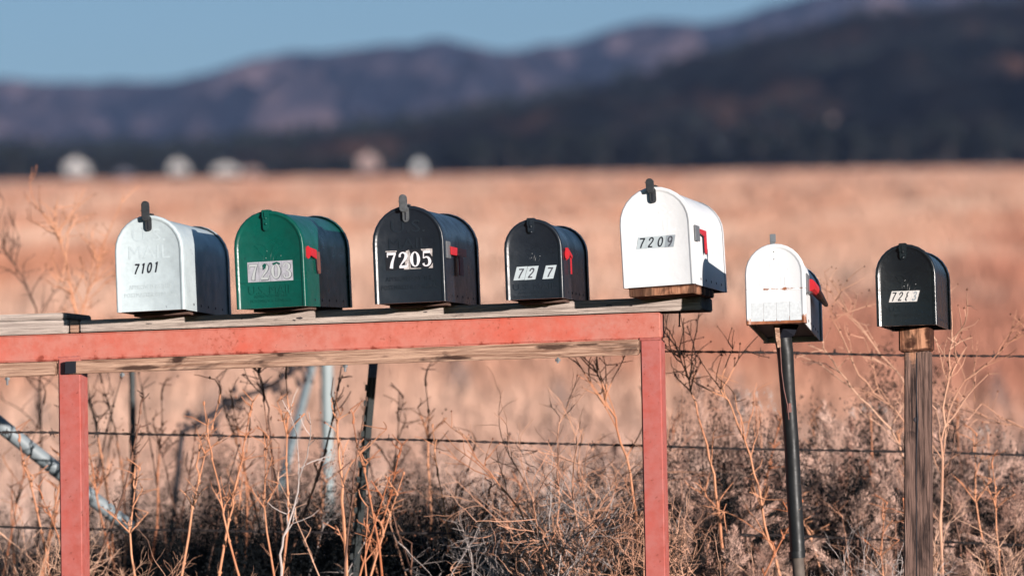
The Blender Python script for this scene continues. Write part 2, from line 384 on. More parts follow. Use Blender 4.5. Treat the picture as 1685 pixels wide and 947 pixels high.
# ------------------------------------------------------------------ ground and hills
def axis_vals(lim, fine, n):
    t = np.linspace(-1, 1, n); return np.sign(t) * (np.abs(t) * fine + (np.abs(t) ** 3.2) * (lim - fine))
def build_ground():
    xs = axis_vals(9000, 14, 121)
    ys = np.concatenate([np.linspace(-60, 8, 8), np.linspace(9, 40, 110), np.geomspace(41, 1000, 90), np.geomspace(1030, 14000, 24)])
    V = []; Fc = []
    for y in ys:
        for x in xs:
            z = gz(min(y, 1000)) + max(0, y - 1000) * 0.004
            if y > 15: z += 0.012 * min(y - 15, 60) * 0.25 * mnoise.noise((x * 0.11, y * 0.11, 3.0))
            z += 0.03 * mnoise.noise((x * 0.9, y * 0.9, 0.0)) if y < 60 else 0
            V.append((x, y, z))
    nx = len(xs)
    for j in range(len(ys) - 1):
        for i in range(nx - 1):
            a = j * nx + i; Fc.append((a, a + 1, a + nx + 1, a + nx))
    o = from_lists("ground", V, Fc, M['ground'], None, True); tag(o, kind="structure")
build_ground()

def build_hill(name, ridge, Yb, Yr, mat, amp, fs, seed, back=1.5):
    """ridge: photo pixels of the skyline, standing at distance Yr; the slope falls to the foot at Yb"""
    pts = sorted((P(px, py, Yr).x, P(px, py, Yr).z) for px, py in ridge)
    rx = np.array([p[0] for p in pts]); rz = np.array([p[1] for p in pts])
    rz = rz.copy(); xf = np.linspace(rx[0], rx[-1], 400); zf = np.interp(xf, rx, rz) + np.array([mnoise.fractal((x * 110.0 / Yr, seed, 0), .8, 2.0, 4) for x in xf]) * Yr * .0011; rx, rz = xf, zf
    span = rx[-1] - rx[0]; xs = np.linspace(rx[0], rx[-1], 260)
    zr = np.interp(xs, rx, rz); ts = np.concatenate([np.linspace(0, 1, 70), np.linspace(1.05, 2.0, 14)])
    V = []; Fc = []; base = gz(1000)
    for t in ts:
        y = Yb + (Yr - Yb) * t if t <= 1 else Yr + (t - 1) * (Yr - Yb) * back
        s = (t ** 0.85) if t <= 1 else max(0, 1 - (t - 1) ** 1.5)
        for i, x in enumerate(xs):
            e = min(amp, .5 * max(10, zr[i] - base)) * (mnoise.fractal((x * fs, y * fs * 1.5, seed), 0.65, 2.1, 6)) * (4 * s * (1.0 - s) + 0.05 if t <= 1 else 0.05)
            z = base - 4 + (zr[i] - base + 4) * s + e
            if t < 1:                      # no spur of the slope rises above the skyline as seen from the road
                lim = EYE + (float(np.interp(x * Yr / y, rx, rz)) - EYE) * y / Yr - 0.0015 * y * (1 - t) - 1
                if z > lim: z = lim - 6 * math.tanh((z - lim) / 60)
            V.append((x, y, z))
    nx = len(xs)
    for j in range(len(ts) - 1):
        for i in range(nx - 1):
            a = j * nx + i; Fc.append((a, a + 1, a + nx + 1, a + nx))
    o = from_lists(name, V, Fc, mat, None, True); tag(o, kind="structure")
    return xs, zr
FAR = [(-2600, 190), (-1500, 170), (-700, 160), (-300, 142), (0, 134), (100, 130), (190, 136), (260, 136), (340, 118), (460, 90), (540, 82), (620, 76),
       (700, 66), (760, 76), (830, 82), (900, 72), (960, 58), (1060, 38), (1120, 38), (1190, 36), (1280, 12), (1360, -14), (1500, -30),
       (1700, -60), (2200, -90), (3000, -20), (4200, 60)]
NEAR = [(-2400, 220), (-1200, 200), (-500, 250), (0, 248), (120, 243), (260, 246), (420, 236), (560, 216), (700, 198), (800, 178), (880, 164), (1000, 140), (1100, 108),
        (1200, 80), (1300, 52), (1400, 28), (1500, 12), (1600, 2), (1700, -6), (2000, -40), (2600, -30), (3400, 60), (4200, 160)]
build_hill("far_hills", FAR, 3000, 5500, M['far_hill'], 85, 0.0105, 3.3)
NX, NZ = build_hill("near_hill", NEAR, 1040, 1850, M['near_hill'], 34, 0.0065, 8.1)
def near_z(x, y):
    t = (y - 1040) / 810.0; zr = float(np.interp(x, NX, NZ)); b = gz(1000)
    return b - 4 + (zr - b + 4) * max(0, t) ** 0.85

# ------------------------------------------------------------------ mailboxes
def arch(hw, h, n=14):           # outline from lower right over the top to lower left (x,z)
    sp = h - hw; pts = [(hw, 0.0), (hw, sp * 0.5)]
    for k in range(n + 1):
        g = math.pi * k / n; pts.append((hw * math.cos(g), sp + hw * math.sin(g)))
    pts += [(-hw, sp * 0.5), (-hw, 0.0)]
    return pts
def loft(rings, cap_last=False, cap_first=False, closed=False):
    v = []; f = []; n = len(rings[0][1])
    for y, pts in rings: v += [(x, y, z) for x, z in pts]
    m = n if closed else n - 1
    for i in range(len(rings) - 1):
        for k in range(m):
            k2 = (k + 1) % n
            f.append((i * n + k, i * n + k2, (i + 1) * n + k2, (i + 1) * n + k))
    if cap_last: f.append(tuple((len(rings) - 1) * n + k for k in range(n)))
    if cap_first: f.append(tuple(reversed(range(n))))
    return v, f
def inset(hw, h, d, z0=0.0):
    return [(x, max(z, z0)) for x, z in [(px, pz) for px, pz in arch(hw - d, h - d)]]

GLY = {
 '7': [[(.05, .91, .15), (.57, .91, .15)], [(.075, .97, .07), (.065, .70, .05)], [(.54, .93, .08), (.42, .62, .11), (.32, .32, .16), (.28, .02, .19)]],
 '2': [[(.10, .68, .12), (.10, .82, .11), (.20, .94, .07), (.32, .95, .08), (.46, .86, .14), (.48, .70, .17), (.38, .50, .13), (.20, .28, .07), (.09, .10, .06)],
       [(.06, .08, .15), (.50, .08, .15)], [(.50, .03, .05), (.56, .28, .06)]],
 '0': [[(.30, .95, .05), (.17, .86, .10), (.10, .65, .16), (.09, .5, .18), (.10, .35, .16), (.17, .14, .10), (.30, .05, .05), (.43, .14, .10), (.50, .35, .16), (.51, .5, .18), (.50, .65, .16), (.43, .86, .10), (.30, .95, .05)]],
 '5': [[(.12, .90, .14), (.52, .90, .14)], [(.12, .95, .06), (.10, .52, .06)], [(.10, .52, .05), (.24, .61, .07), (.40, .56, .12), (.49, .33, .18), (.42, .12, .12), (.26, .04, .06), (.12, .09, .08), (.09, .22, .13)]],
 '3': [[(.10, .74, .12), (.12, .88, .08), (.28, .96, .06), (.43, .87, .13), (.45, .70, .15), (.36, .55, .08), (.22, .52, .05)], [(.22, .52, .05), (.40, .47, .10), (.49, .28, .17), (.43, .11, .12), (.27, .04, .06), (.12, .09, .08), (.09, .24, .13)]],
 '9': [[(.50, .66, .12), (.44, .88, .12), (.29, .95, .12), (.14, .86, .12), (.10, .67, .12), (.16, .49, .12), (.30, .43, .12), (.44, .50, .12), (.50, .66, .12), (.47, .34, .12), (.36, .12, .12), (.22, .03, .12)]],
 '1': [[(.34, .0, .15), (.34, .99, .15)], [(.34, .94, .10), (.18, .80, .10)]],
 '8': [[(.30, .52, .1), (.16, .60, .1), (.13, .76, .1), (.19, .90, .1), (.30, .95, .1), (.41, .90, .1), (.47, .76, .1), (.44, .60, .1), (.30, .52, .1), (.14, .42, .1), (.09, .25, .1), (.16, .08, .1), (.30, .03, .1), (.44, .08, .1), (.51, .25, .1), (.46, .42, .1), (.30, .52, .1)]],
}
def smooth_line(p, k=3):
    if len(p) < 4: return p
    for _ in range(2):
        q = [p[0]]
        for a, b in zip(p[:-1], p[1:]):
            q.append(tuple(.75 * x + .25 * y for x, y in zip(a, b))); q.append(tuple(.25 * x + .75 * y for x, y in zip(a, b)))
        q.append(p[-1]); p = q
    return p
def glyph(ch, cx, cz, h, y, serif=True, shear=0.0, wscale=1.0, bold=1.0, clip=None):
    """flat ribbon numeral in the x,z plane; each stroke a hair in front of the one before"""
    mb = MB()
    strokes = GLY[ch] if serif or ch not in '72' else [st for k, st in enumerate(GLY[ch]) if k != (1 if ch == '7' else 2)]
    for si, st in enumerate(strokes):
        pts = smooth_line(st); n = len(pts); yy = y - si * 0.00012
        L = []; Rr = []
        for i, (x, z, wd) in enumerate(pts):
            if not serif: wd = 0.135
            wd *= bold
            a = pts[max(i - 1, 0)]; b = pts[min(i + 1, n - 1)]
            dx, dz = b[0] - a[0], b[1] - a[1]; l = math.hypot(dx, dz) or 1
            nx, nz = -dz / l * wd / 2, dx / l * wd / 2
            L.append((x + nx, z + nz)); Rr.append((x - nx, z - nz))
        b0 = len(mb.v)
        for (x, z) in L + Rr:
            if clip: x = min(max(x, clip[0]), clip[1])
            mb.v.append((cx + ((x - .3) * wscale + (z - .5) * shear) * h, yy, cz + (z - .5) * h))
        for i in range(n - 1): mb.f.append((b0 + i, b0 + i + 1, b0 + n + i + 1, b0 + n + i))
    return mb
def flat_obj(mb, name, mat, parent):
    bm = bmesh.new(); vs = [bm.verts.new(v) for v in mb.v]
    for q in mb.f:
        try: bm.faces.new([vs[i] for i in q])
        except ValueError: pass
    me = bpy.data.meshes.new(name); bm.to_mesh(me); bm.free()
    return link_mesh(name, me, mat, parent)
_dg = None
def relief_text(name, body, cx, cz, width, height, y, mat, parent, depth=0.0008):
    cv = bpy.data.curves.new("letters", 'FONT'); cv.body = body; cv.align_x = 'CENTER'; cv.align_y = 'CENTER'; cv.size = 1.0
    cv.extrude = 0.05; cv.resolution_u = 2
    t = bpy.data.objects.new("letters", cv); COL.objects.link(t)
    dg = bpy.context.evaluated_depsgraph_get(); dg.update()
    me = bpy.data.meshes.new_from_object(t.evaluated_get(dg)); COL.objects.unlink(t); bpy.data.objects.remove(t); bpy.data.curves.remove(cv)
    co = np.empty(len(me.vertices) * 3, np.float32); me.vertices.foreach_get("co", co); co = co.reshape(-1, 3)
    mn, mx = co.min(0), co.max(0)
    X = (co[:, 0] - (mn[0] + mx[0]) / 2) * width / (mx[0] - mn[0]); Z = (co[:, 1] - (mn[1] + mx[1]) / 2) * height / (mx[1] - mn[1])
    fr = co[:, 2] > 0
    Y = np.where(fr, y - depth, y + 0.001); s = np.where(fr, 0.97, 1.0)
    out = np.stack([cx + X, Y, cz + Z], 1).astype(np.float32); me.vertices.foreach_set("co", out.ravel()); me.update()
    me.name = name; me.materials.clear()
    return link_mesh(name, me, mat, parent)
def eagle(cx, cz, s, y, mat, parent):
    """raised outline of the bird emblem: head and beak, two wing sweeps, tail bars"""
    mb = MB()
    lines = [[(-.50, .18), (-.30, .24), (-.12, .14), (-.05, -.02), (-.14, -.22), (-.05, -.45)], [(-.50, .18), (-.38, .10), (-.34, -.05), (-.22, -.12), (-.20, -.32)],
             [(.02, -.40), (.06, -.1), (.16, .16), (.34, .34), (.60, .42)], [(.10, -.42), (.16, -.12), (.28, .08), (.50, .22)], [(.18, -.42), (.26, -.2), (.38, -.06), (.40, -.25), (.30, -.45)],
             [(-.1, .26), (.15, .34), (.44, .52), (.66, .54)]]
    for l in lines:
        pts = smooth_line([(a, b, 0) for a, b in l])
        mb.tube([(cx + a * s, y, cz + b * s) for a, b, _ in pts], 0.0008, 5)
    return mb.obj("eagle_emblem", mat, parent, True)

def mailbox(label, fx, fy, Y, wpx, hpx, L, yaw, pitch, tilt, mat, group, mat_door=None, fl=1.0):
    """fx,fy: photo pixel of the middle of the front lower edge at distance Y; local x right, y into the box, z up"""
    s = F / Y; wd = wpx / s; h = hpx / s; hw = wd / 2
    root = empty("mailbox", P(fx, fy, Y))
    root.rotation_euler = (Matrix.Rotation(-yaw, 3, 'Z') @ Matrix.Rotation(-pitch, 3, 'X') @ Matrix.Rotation(-tilt, 3, 'Y')).to_euler()
    tag(root, label, "mailbox", group); md = mat_door or mat
    # body: curved sheet with thickness, open below, with a raised floor
    bw, bh = hw - 0.0045, h - 0.0045
    rings = [(0.018, arch(bw, bh)), (L - 0.012, arch(bw, bh))]
    v, f = loft(rings); vi, fi = loft([(L - 0.012, arch(bw - .003, bh - .003)), (0.018, arch(bw - .003, bh - .003))])
    o = len(v); v = v + vi; f = f + [tuple(i + o for i in q) for q in fi]
    f += [(0, o // 2, o, o + o // 2)[:0] or (0, o // 2, o, o + o // 2)]
    n = len(rings[0][1]); f = f[:-1] + [(0, n, o, o + n), (n - 1, o + 2 * n - 1, o + n - 1, 2 * n - 1)]
    from_lists("body", v, f, mat, root, True).data.set_sharp_from_angle(angle=R(40))
    MB().box(-bw + .0035, bw - .0035, 0.02, L - 0.014, 0.014, 0.018).obj("floor_plate", M['under'] if md is M['white_rust'] else M['hidden'], root)
    # rear panel with a rolled flange that stands proud of the body
    rp = [(L - 0.016, arch(hw - .003 + .0035 * fl, h - .003 + .0035 * fl)), (L - 0.002, arch(hw - .0025 + .005 * fl, h - .0025 + .005 * fl)), (L + 0.004, arch(hw - .003 + .003 * fl, h - .003 + .003 * fl)), (L + 0.004, arch(hw - .008, h - .008)), (L - 0.004, arch(hw - .012, h - .012))]
    v, f = loft(rp, True, False, True); oo = from_lists("rear_panel", v, f, mat, root, True); oo.data.set_sharp_from_angle(angle=R(35))
    # door: skirt, rounded lip, recessed face
    dr = [(0.026, arch(hw, h)), (0.005, arch(hw, h)), (0.0012, arch(hw - .0014, h - .0014)), (0.0, arch(hw - .004, h - .004)), (0.0006, arch(hw - .0085, h - .0085)), (0.0032, arch(hw - .0112, h - .0112)), (0.0042, arch(hw - .0135, h - .0135))]
    v, f = loft(dr, True, False, True); door = from_lists("door", v, f, md, root, True); door.data.set_sharp_from_angle(angle=R(50))
    # row of fixing screws low on each side
    mb = MB()
    for k in range(5):
        for sg in (-1, 1): mb.dome((sg * (bw + 0.0001), 0.12 + (L - 0.2) * k / 4.0, 0.018), 0.0042, 'x', sg, 0.35, 8)
    sc_ = mb.obj("fixing_screw", M['ink'], root, True); sc_["kind"] = "stuff"
    return root, door, s, wd, h, hw

def latch_tall(root, h, mat, cx=-0.002, top=0.038):
    l = MB(); l.prism(capsule(cx + .003, h - 0.045, h - 0.002, 0.0095), -0.004, 0.0025)
    l.prism(capsule(cx - .001, h - 0.018, h + top, 0.0105), -0.017, -0.0045)
    l.box(cx - .002, cx + .014, -0.004, 0.03, h + 0.0005, h + 0.004)
    o = l.obj("latch", mat, root, False, 0.0014)
    g = MB(); g.box(cx + .0015, cx + .0045, -0.0052, -0.0035, h - 0.040, h - 0.018); g.obj("slot", M['ink'], o)
    b = MB(); b.box(cx - .013, cx + .0115, -0.0185, -0.0165, h + 0.010, h + 0.0125); b.obj("crease", mat, o)
    return o
def latch_strap(root, h, mat, cx=-0.004, drop=0.046):
    l = MB(); l.prism(capsule(cx, h - drop, h - 0.004, 0.0095), -0.0035, 0.004)
    l.box(cx - .010, cx + .010, -0.006, 0.034, h - 0.002, h + 0.0025); l.box(cx - .0105, cx + .0105, -0.007, -0.0035, h - 0.020, h + 0.002)
    o = l.obj("latch", mat, root, False, 0.0015)
    for dz in (0.021, 0.036):
        r = MB(); r.dome((cx, -0.0036, h - dz), 0.0042, 'y', -1, 0.7); r.obj("rivet", M['zinc'] if mat is M['latch_grey'] else mat, o, True)
    t = MB(); t.prism(capsule(cx, h - 0.018, h - 0.003, 0.003), -0.0098, -0.0072); t.obj("catch", mat, o, False, 0.0008)
    return o
def sticker(root, cx, cz, wd, hh, shear, mat, y=0.0034, slope=0.0):
    q = [(cx - wd / 2 - shear * hh / 2, cz - hh / 2), (cx + wd / 2 - shear * hh / 2, cz - hh / 2 + slope * wd), (cx + wd / 2 + shear * hh / 2, cz + hh / 2 + slope * wd), (cx - wd / 2 + shear * hh / 2, cz + hh / 2)]
    mb = MB(); mb.prism(q, y, y + 0.0006); return mb.obj("number_sticker", mat, root)
SX = -0.0

GRP = "mailboxes in the roadside row"
# ---- 1: weathered white, 7101
def box1():
    root, door, s, wd, h, hw = mailbox("weathered off-white mailbox numbered 7101 with a dark latch, far left end of the wooden shelf", 248, 511, 12.17, 116, 158, .53, .176, .012, .028, M['white_old'], GRP)
    latch_tall(root, h, M['latch_dark'], -0.001)
    relief_text("raised_lettering", "U.S.", 0.0, (511 - 386) / s, 56 / s, 20 / s, .0042, M['white_old'], door, .0005)
    relief_text("raised_lettering", "MAIL", 0.0, (511 - 414) / s, 70 / s, 22 / s, .0042, M['white_old'], door, .0005)
    relief_text("raised_lettering", "APPROVED BY THE", 0, (511 - 471) / s, 72 / s, 7 / s, .0042, M['white_old'], door, .0006)
    relief_text("raised_lettering", "POSTMASTER GENERAL", 0, (511 - 484) / s, 88 / s, 7 / s, .0042, M['white_old'], door, .0006)
    for k, ch in enumerate("7101"):
        flat_obj(glyph(ch, (-22 + 11.2 * k) / s, (511 - 441 + 0.6 * k) / s, 17.5 / s, .0028, False, .22, .80, 1.2), "numeral", M['ink'], root)
    mb = MB(); mb.box(-hw + .02, hw - .02, .11, .50, -0.008, 0.013); mb.obj("mounting_board", M['shaded_board'], root)
box1()
# ---- 2: green, 7203
def box2():
    root, door, s, wd, h, hw = mailbox("glossy dark green mailbox with peeling silver 7203 stickers and small red flag", 446.5, 506, 12.12, 119, 160, .53, .20, -.022, .030, M['green'], GRP)
    latch_strap(root, h, M['green'], -0.004, .056)
    eagle(0.0, (506 - 412) / s, 50 / s, .0042, M['green'], door)
    mb = MB(); mb.box(-hw + .0135, hw - .0135, .0022, .0046, .070, .0722); mb.obj("crease", M['green'], door)
    relief_text("raised_lettering", "U.S. MAIL", 0, (506 - 476) / s, 76 / s, 14 / s, .0042, M['green'], door, .0014)
    relief_text("raised_lettering", "APPROVED BY THE", 0, (506 - 486.5) / s, 58 / s, 5 / s, .0042, M['green'], door, .0009)
    relief_text("raised_lettering", "POSTMASTER GENERAL", 0, (506 - 494) / s, 70 / s, 5 / s, .0042, M['green'], door, .0009)
    for k, ch in enumerate("7203"):
        cx = (-28.5 + 19.3 * k) / s; cz = (506 - 446) / s
        st = sticker(root, cx, cz, 18.9 / s, 33 / s, 0, M['silver'])
        flat_obj(glyph(ch, cx + .0008, cz - .0006, 28 / s, .0031, True, 0, 1.0, 1.25), "numeral_outline", M['silver_edge'], st)
        flat_obj(glyph(ch, cx, cz, 27 / s, .0026, True, 0, 1.0, .95), "numeral", M['silver_ink'], st)
        if k in (1, 2):
            ch_ = MB(); ch_.prism([(cx - .004, cz + .004), (cx + .003, cz + .009), (cx + .007, cz + .019), (cx + .001, cz + .022), (cx - .006, cz + .017), (cx - .002, cz + .012)] if k == 1 else
                                  [(cx - .009, cz + .022), (cx - .005, cz + .016), (cx + .004, cz + .021), (cx + .013, cz + .017), (cx + .013, cz + .021), (cx + .004, cz + .025)], .0018, .0022)
            ch_.obj("torn_patch", M['green'], st)
    fl = empty("flag"); fl.parent = root
    a = MB(); a.prism_x([(0.035, .163), (.13, .156), (.13, .130), (.06, .140), (.035, .142)], hw + .0005, hw + .004)
    a.obj("flag_blade", M['flag'], fl, False, .001)
    d = MB(); pts = [(hw + .004 + .0075 * math.cos(g), .147 + .018 * math.sin(g)) for g in [2 * math.pi * k / 14 for k in range(14)]]
    d.prism(pts, .030, .034); d.obj("flag_tip", M['flag'], fl, False, .0008)
    e = MB(); e.prism_x([(.135, .152), (.165, .150), (.168, .092), (.150, .090), (.142, .10)], hw + .001, hw + .004); e.obj("flag_arm", M['rust_and_shadow'], fl)
    mb = MB(); mb.box(-hw + .02, hw - .02, .11, .50, -0.008, 0.013); mb.obj("mounting_board", M['shaded_board'], root)
box2()
# ---- 3: large black, 7205
def box3():
    root, door, s, wd, h, hw = mailbox("large black mailbox with torn black and white 7205 stickers and tall grey latch", 675, 497.5, 12.04, 120, 160, .53, .168, -.008, .024, M['black'], GRP)
    latch_tall(root, h, M['latch_grey'], -0.006, .030)
    relief_text("raised_lettering", "U.S.", 0.0, (497 - 371) / s, 56 / s, 20 / s, .0042, M['black'], door, .0014)
    relief_text("raised_lettering", "MAIL", 0.0, (497 - 399) / s, 66 / s, 17 / s, .0042, M['black'], door, .0014)
    relief_text("raised_lettering", "APPROVED BY THE", 0, (497 - 457) / s, 80 / s, 7.5 / s, .0042, M['black'], door, .0012)
    relief_text("raised_lettering", "POSTMASTER GENERAL", 0, (497 - 471) / s, 96 / s, 7.5 / s, .0042, M['black'], door, .0012)
    for k, ch in enumerate("7205"):
        cx = (-29 + 19.8 * k) / s; cz = (497.5 - 427 + .3 * k) / s
        st = sticker(root, cx, cz, 19.2 / s, 32 / s, 0, M['blk_sticker'])
        flat_obj(glyph(ch, cx, cz, 27 / s, .0026, True, 0, 1.05, 1.05), "numeral", M['white_ink'], st)
        t = MB(); w_ = 9.6 / s; z0, z1 = cz - 16 / s, cz + 16 / s
        rag = [[(-1, z1 - .003), (-1, z1), (1, z1), (.9, z1 - .004), (.2, z1 - .0025)], [(.05, z0), (.3, z0 + .016), (.2, z1 - .016), (.5, z1 - .003), (1, z1), (1, z0)],
               [(-1, z0), (-1, z1), (-.82, z1 - .01), (-.86, z0 + .02), (-.8, z0 + .003), (1, z0 + .0015), (1, z0)], [(-.9, z1 - .004), (-1, z1), (1, z1), (.95, z1 - .022), (.55, z1 - .012), (-.1, z1 - .011)]][k]
        t.prism([(cx + a * w_, b) for a, b in rag], .0031, .0036); t.obj("torn_paper", M['torn'], st)
        if k == 3:
            t = MB(); t.prism([(cx + .2 * w_, z0), (cx + w_, z0), (cx + w_, z0 + .014), (cx + .7 * w_, z0 + .007)], .0031, .0036); t.obj("torn_paper", M['torn'], st)
    br = MB(); br.box(hw - .001, hw + .0035, .03, .085, .118, .164); br.obj("flag_bracket", M['zinc'], root, False, .0012)
    fl = empty("flag"); fl.parent = root
    a = MB(); a.box(hw + .004, hw + .008, .07, .30, .128, .150); a.obj("flag_arm", M['flag'], fl, False, .001)
    a = MB(); a.box(hw + .004, hw + .0075, .19, .25, .075, .127); a.obj("flag_blade", M['flag_shadowed'], fl, False, .001)
    b = MB(); b.dome((hw + .0035, .068, .15), .004, 'x', 1, .7); b.obj("rivet", M['rust_and_shadow'], br_parent if False else fl, True)
    mb = MB(); mb.box(-hw + .02, hw - .02, .11, .50, -0.008, 0.013); mb.obj("mounting_board", M['shaded_board'], root)
box3()
# ---- 4: small black, 72 7
def box4():
    root, door, s, wd, h, hw = mailbox("small black mailbox reading 72 7 with its third digit missing and bright red flag", 880, 491.5, 11.98, 97, 132, .47, .163, -.006, .024, M['black'], GRP)
    latch_strap(root, h, M['black'], -0.003, .040)
    eagle(0.0, (491 - 416) / s, 28 / s, .0044, M['black'], door)
    relief_text("raised_lettering", "U.S. MAIL", 0, (491.5 - 471) / s, 72 / s, 10 / s, .0042, M['black'], door, .0010)
    relief_text("raised_lettering", "APPROVED BY THE", 0, (491.5 - 481) / s, 56 / s, 4 / s, .0042, M['black'], door, .0007)
    relief_text("raised_lettering", "POSTMASTER GENERAL", 0, (491.5 - 487) / s, 70 / s, 4 / s, .0042, M['black'], door, .0007)
    for cx, ch in ((-22.5, '7'), (-4, '2'), (26, '7')):
        cz = (491.5 - 448.5) / s; st = sticker(root, cx / s, cz, 18.0 / s, 22 / s, .30, M['pale'], slope=.02)
        flat_obj(glyph(ch, cx / s, cz, 16.5 / s, .0026, False, .30, .95), "numeral", M['ink_worn'], st)
    fl = empty("flag"); fl.parent = root
    a = MB(); a.prism_x([(.045, .136), (.075, .138), (.15, .120), (.15, .110), (.10, .119), (.085, .108), (.045, .103)], hw + .001, hw + .006)
    a.obj("flag_blade", M['flag'], fl, False, .0012)
    d = MB(); pts = [(hw + .006 + .006 * math.cos(g), .128 + .020 * math.sin(g)) for g in [2 * math.pi * k / 14 for k in range(14)]]
    d.prism(pts, .040, .045); pts = [(x, .119 + (z - .128) * .72) for x, z in pts]; d = MB(); d.prism(pts, .040, .045); d.obj("flag_tip", M['flag'], fl, False, .0008)
    a = MB(); a.box(hw + .001, hw + .0035, .136, .148, .068, .113); a.obj("flag_arm", M['flag'], fl)
    mb = MB(); mb.box(-hw + .016, hw - .016, .11, .44, -0.008, 0.013); mb.obj("mounting_board", M['shaded_board'], root)
box4()
# ---- 5: bright white on a block, 7209
def box5():
    root, door, s, wd, h, hw = mailbox("bright white mailbox numbered 7209 raised on a wood block, right end of the shelf", 1084.5, 470, 11.93, 121, 164, .53, .215, .012, .046, M['white'], GRP, None, 0.0)
    latch_tall(root, h, M['latch_dark'], -0.006, .022)
    relief_text("raised_lettering", "U.S.", 0.0, (470 - 343) / s, 54 / s, 18 / s, .0042, M['white'], door, .0004)
    relief_text("raised_lettering", "MAIL", 0.0, (470 - 371) / s, 66 / s, 18 / s, .0042, M['white'], door, .0004)
    for k, ch in enumerate("7209"):
        cx = (-25 + 15.7 * k) / s; cz = (470 - 397.5) / s; st = sticker(root, cx, cz, 15.4 / s, 20 / s, .22, M['pale_dark'] if k == 3 else M['pale'])
        flat_obj(glyph(ch, cx, cz, 17 / s, .0026, False, .24, .95), "numeral", M['ink_worn'] if k == 3 else M['ink'], st)
    br = MB(); br.box(hw - .001, hw + .004, .035, .10, .118, .160); br.obj("flag_bracket", M['zinc'], root, False, .0012)
    fl = empty("flag"); fl.parent = root
    a = MB(); a.prism_x([(.10, .153), (.20, .153), (.20, .094), (.183, .086), (.172, .092), (.172, .135), (.10, .141)], hw + .001, hw + .005); a.obj("flag_blade", M['flag'], fl, False, .0012)
    mb = MB(); mb.box(-hw + .012, hw - .008, .020, .34, -0.024, 0.013); mb.obj("wood_block", M['block_wood'], root, False, .002)
box5()
# ---- 6: rusty white on the bent pole
def box6():
    root, door, s, wd, h, hw = mailbox("small white mailbox with rust-streaked lower edge and worn blank number panels on bent black pole", 1277, 532, 11.87, 99, 133, .46, .162, .086, .018, M['white'], GRP, M['white_rust'])
    t = MB(); t.box(-.014, -.001, .035, .039, h - .004, h + .030); t.box(-.014, .0015, .030, .039, h + .008, h + .030); t.obj("latch", M['zinc'], root, False, .001)
    mb = MB(); mb.box(-hw + .0135, hw - .0135, .0020, .0046, .0905, .0935); mb.obj("crease", M['white_rust'], door)
    relief_text("raised_lettering", "U.S.", 0.0, (532 - 436) / s, 50 / s, 16 / s, .0042, M['white_rust'], door, .0007)
    relief_text("raised_lettering", "MAIL", 0.0, (532 - 462) / s, 52 / s, 15 / s, .0042, M['white_rust'], door, .0007)
    for dz in (0.010, 0.030):
        q = MB(); q.dome((-.002, .0042, h - .012 - dz), .0018, 'y', -1, .3); q.obj("screw_hole", M['ink'], door)
    for k in range(4): sticker(root, (-30.5 + 21.6 * k - 1) / s, (532 - 511.5) / s, 20.6 / s, 31 / s, 0, M['worn_plate'])
    br = MB(); br.box(hw - .001, hw + .004, .03, .10, .085, .137); br.obj("flag_bracket", M['zinc'], root, False, .0012)
    fl = empty("flag"); fl.parent = root
    a = MB(); a.tube([(hw + .004, .09, .112), (hw + .010, .16, .108), (hw + .016, .25, .100)], [.017, .015, .011], 10); a.obj("flag_blade", M['flag'], fl, True)
    a = MB(); a.tube([(hw + .0155, .245, .1003), (hw + .022, .36, .090), (hw + .024, .37, .089)], [.0115, .0065, .004], 10); a.obj("flag_end", M['dark_tip'], fl, True)
    return root, s
b6, s6 = box6()
# ---- 7: small gloss black on the wooden post
def box7():
    root, door, s, wd, h, hw = mailbox("small glossy black mailbox with half flaked number stickers on top of wooden post", 1492.5, 535, 11.81, 100, 134, .46, .176, .004, .014, M['black_gloss'], GRP)
    latch_strap(root, h, M['black_gloss'], -0.005, .042)
    eagle(0.002, (535 - 461) / s, 38 / s, .0040, M['black_gloss'], door)
    relief_text("raised_lettering", "U.S. MAIL", 0, (535 - 507) / s, 58 / s, 9 / s, .0042, M['black_gloss'], door, .0008)
    relief_text("raised_lettering", "APPROVED BY THE", 0, (535 - 518) / s, 42 / s, 4 / s, .0042, M['black_gloss'], door, .0006)
    for k, (ch, mt) in enumerate((('7', 'ink'), ('2', 'ink'), ('8', 'ink'), ('3', 'pale_dark'))):
        cx = (-20.5 + 11.6 * k) / s; cz = (535 - 487) / s; st = sticker(root, cx, cz, 11.4 / s, 18 / s, .30, M['cream'])
        flat_obj(glyph(ch, cx, cz, 15 / s, .0026, False, .28, .8, 1.0, (.0, .30) if ch == '8' else None), "numeral", M[mt], st)
    return root, s
box7()

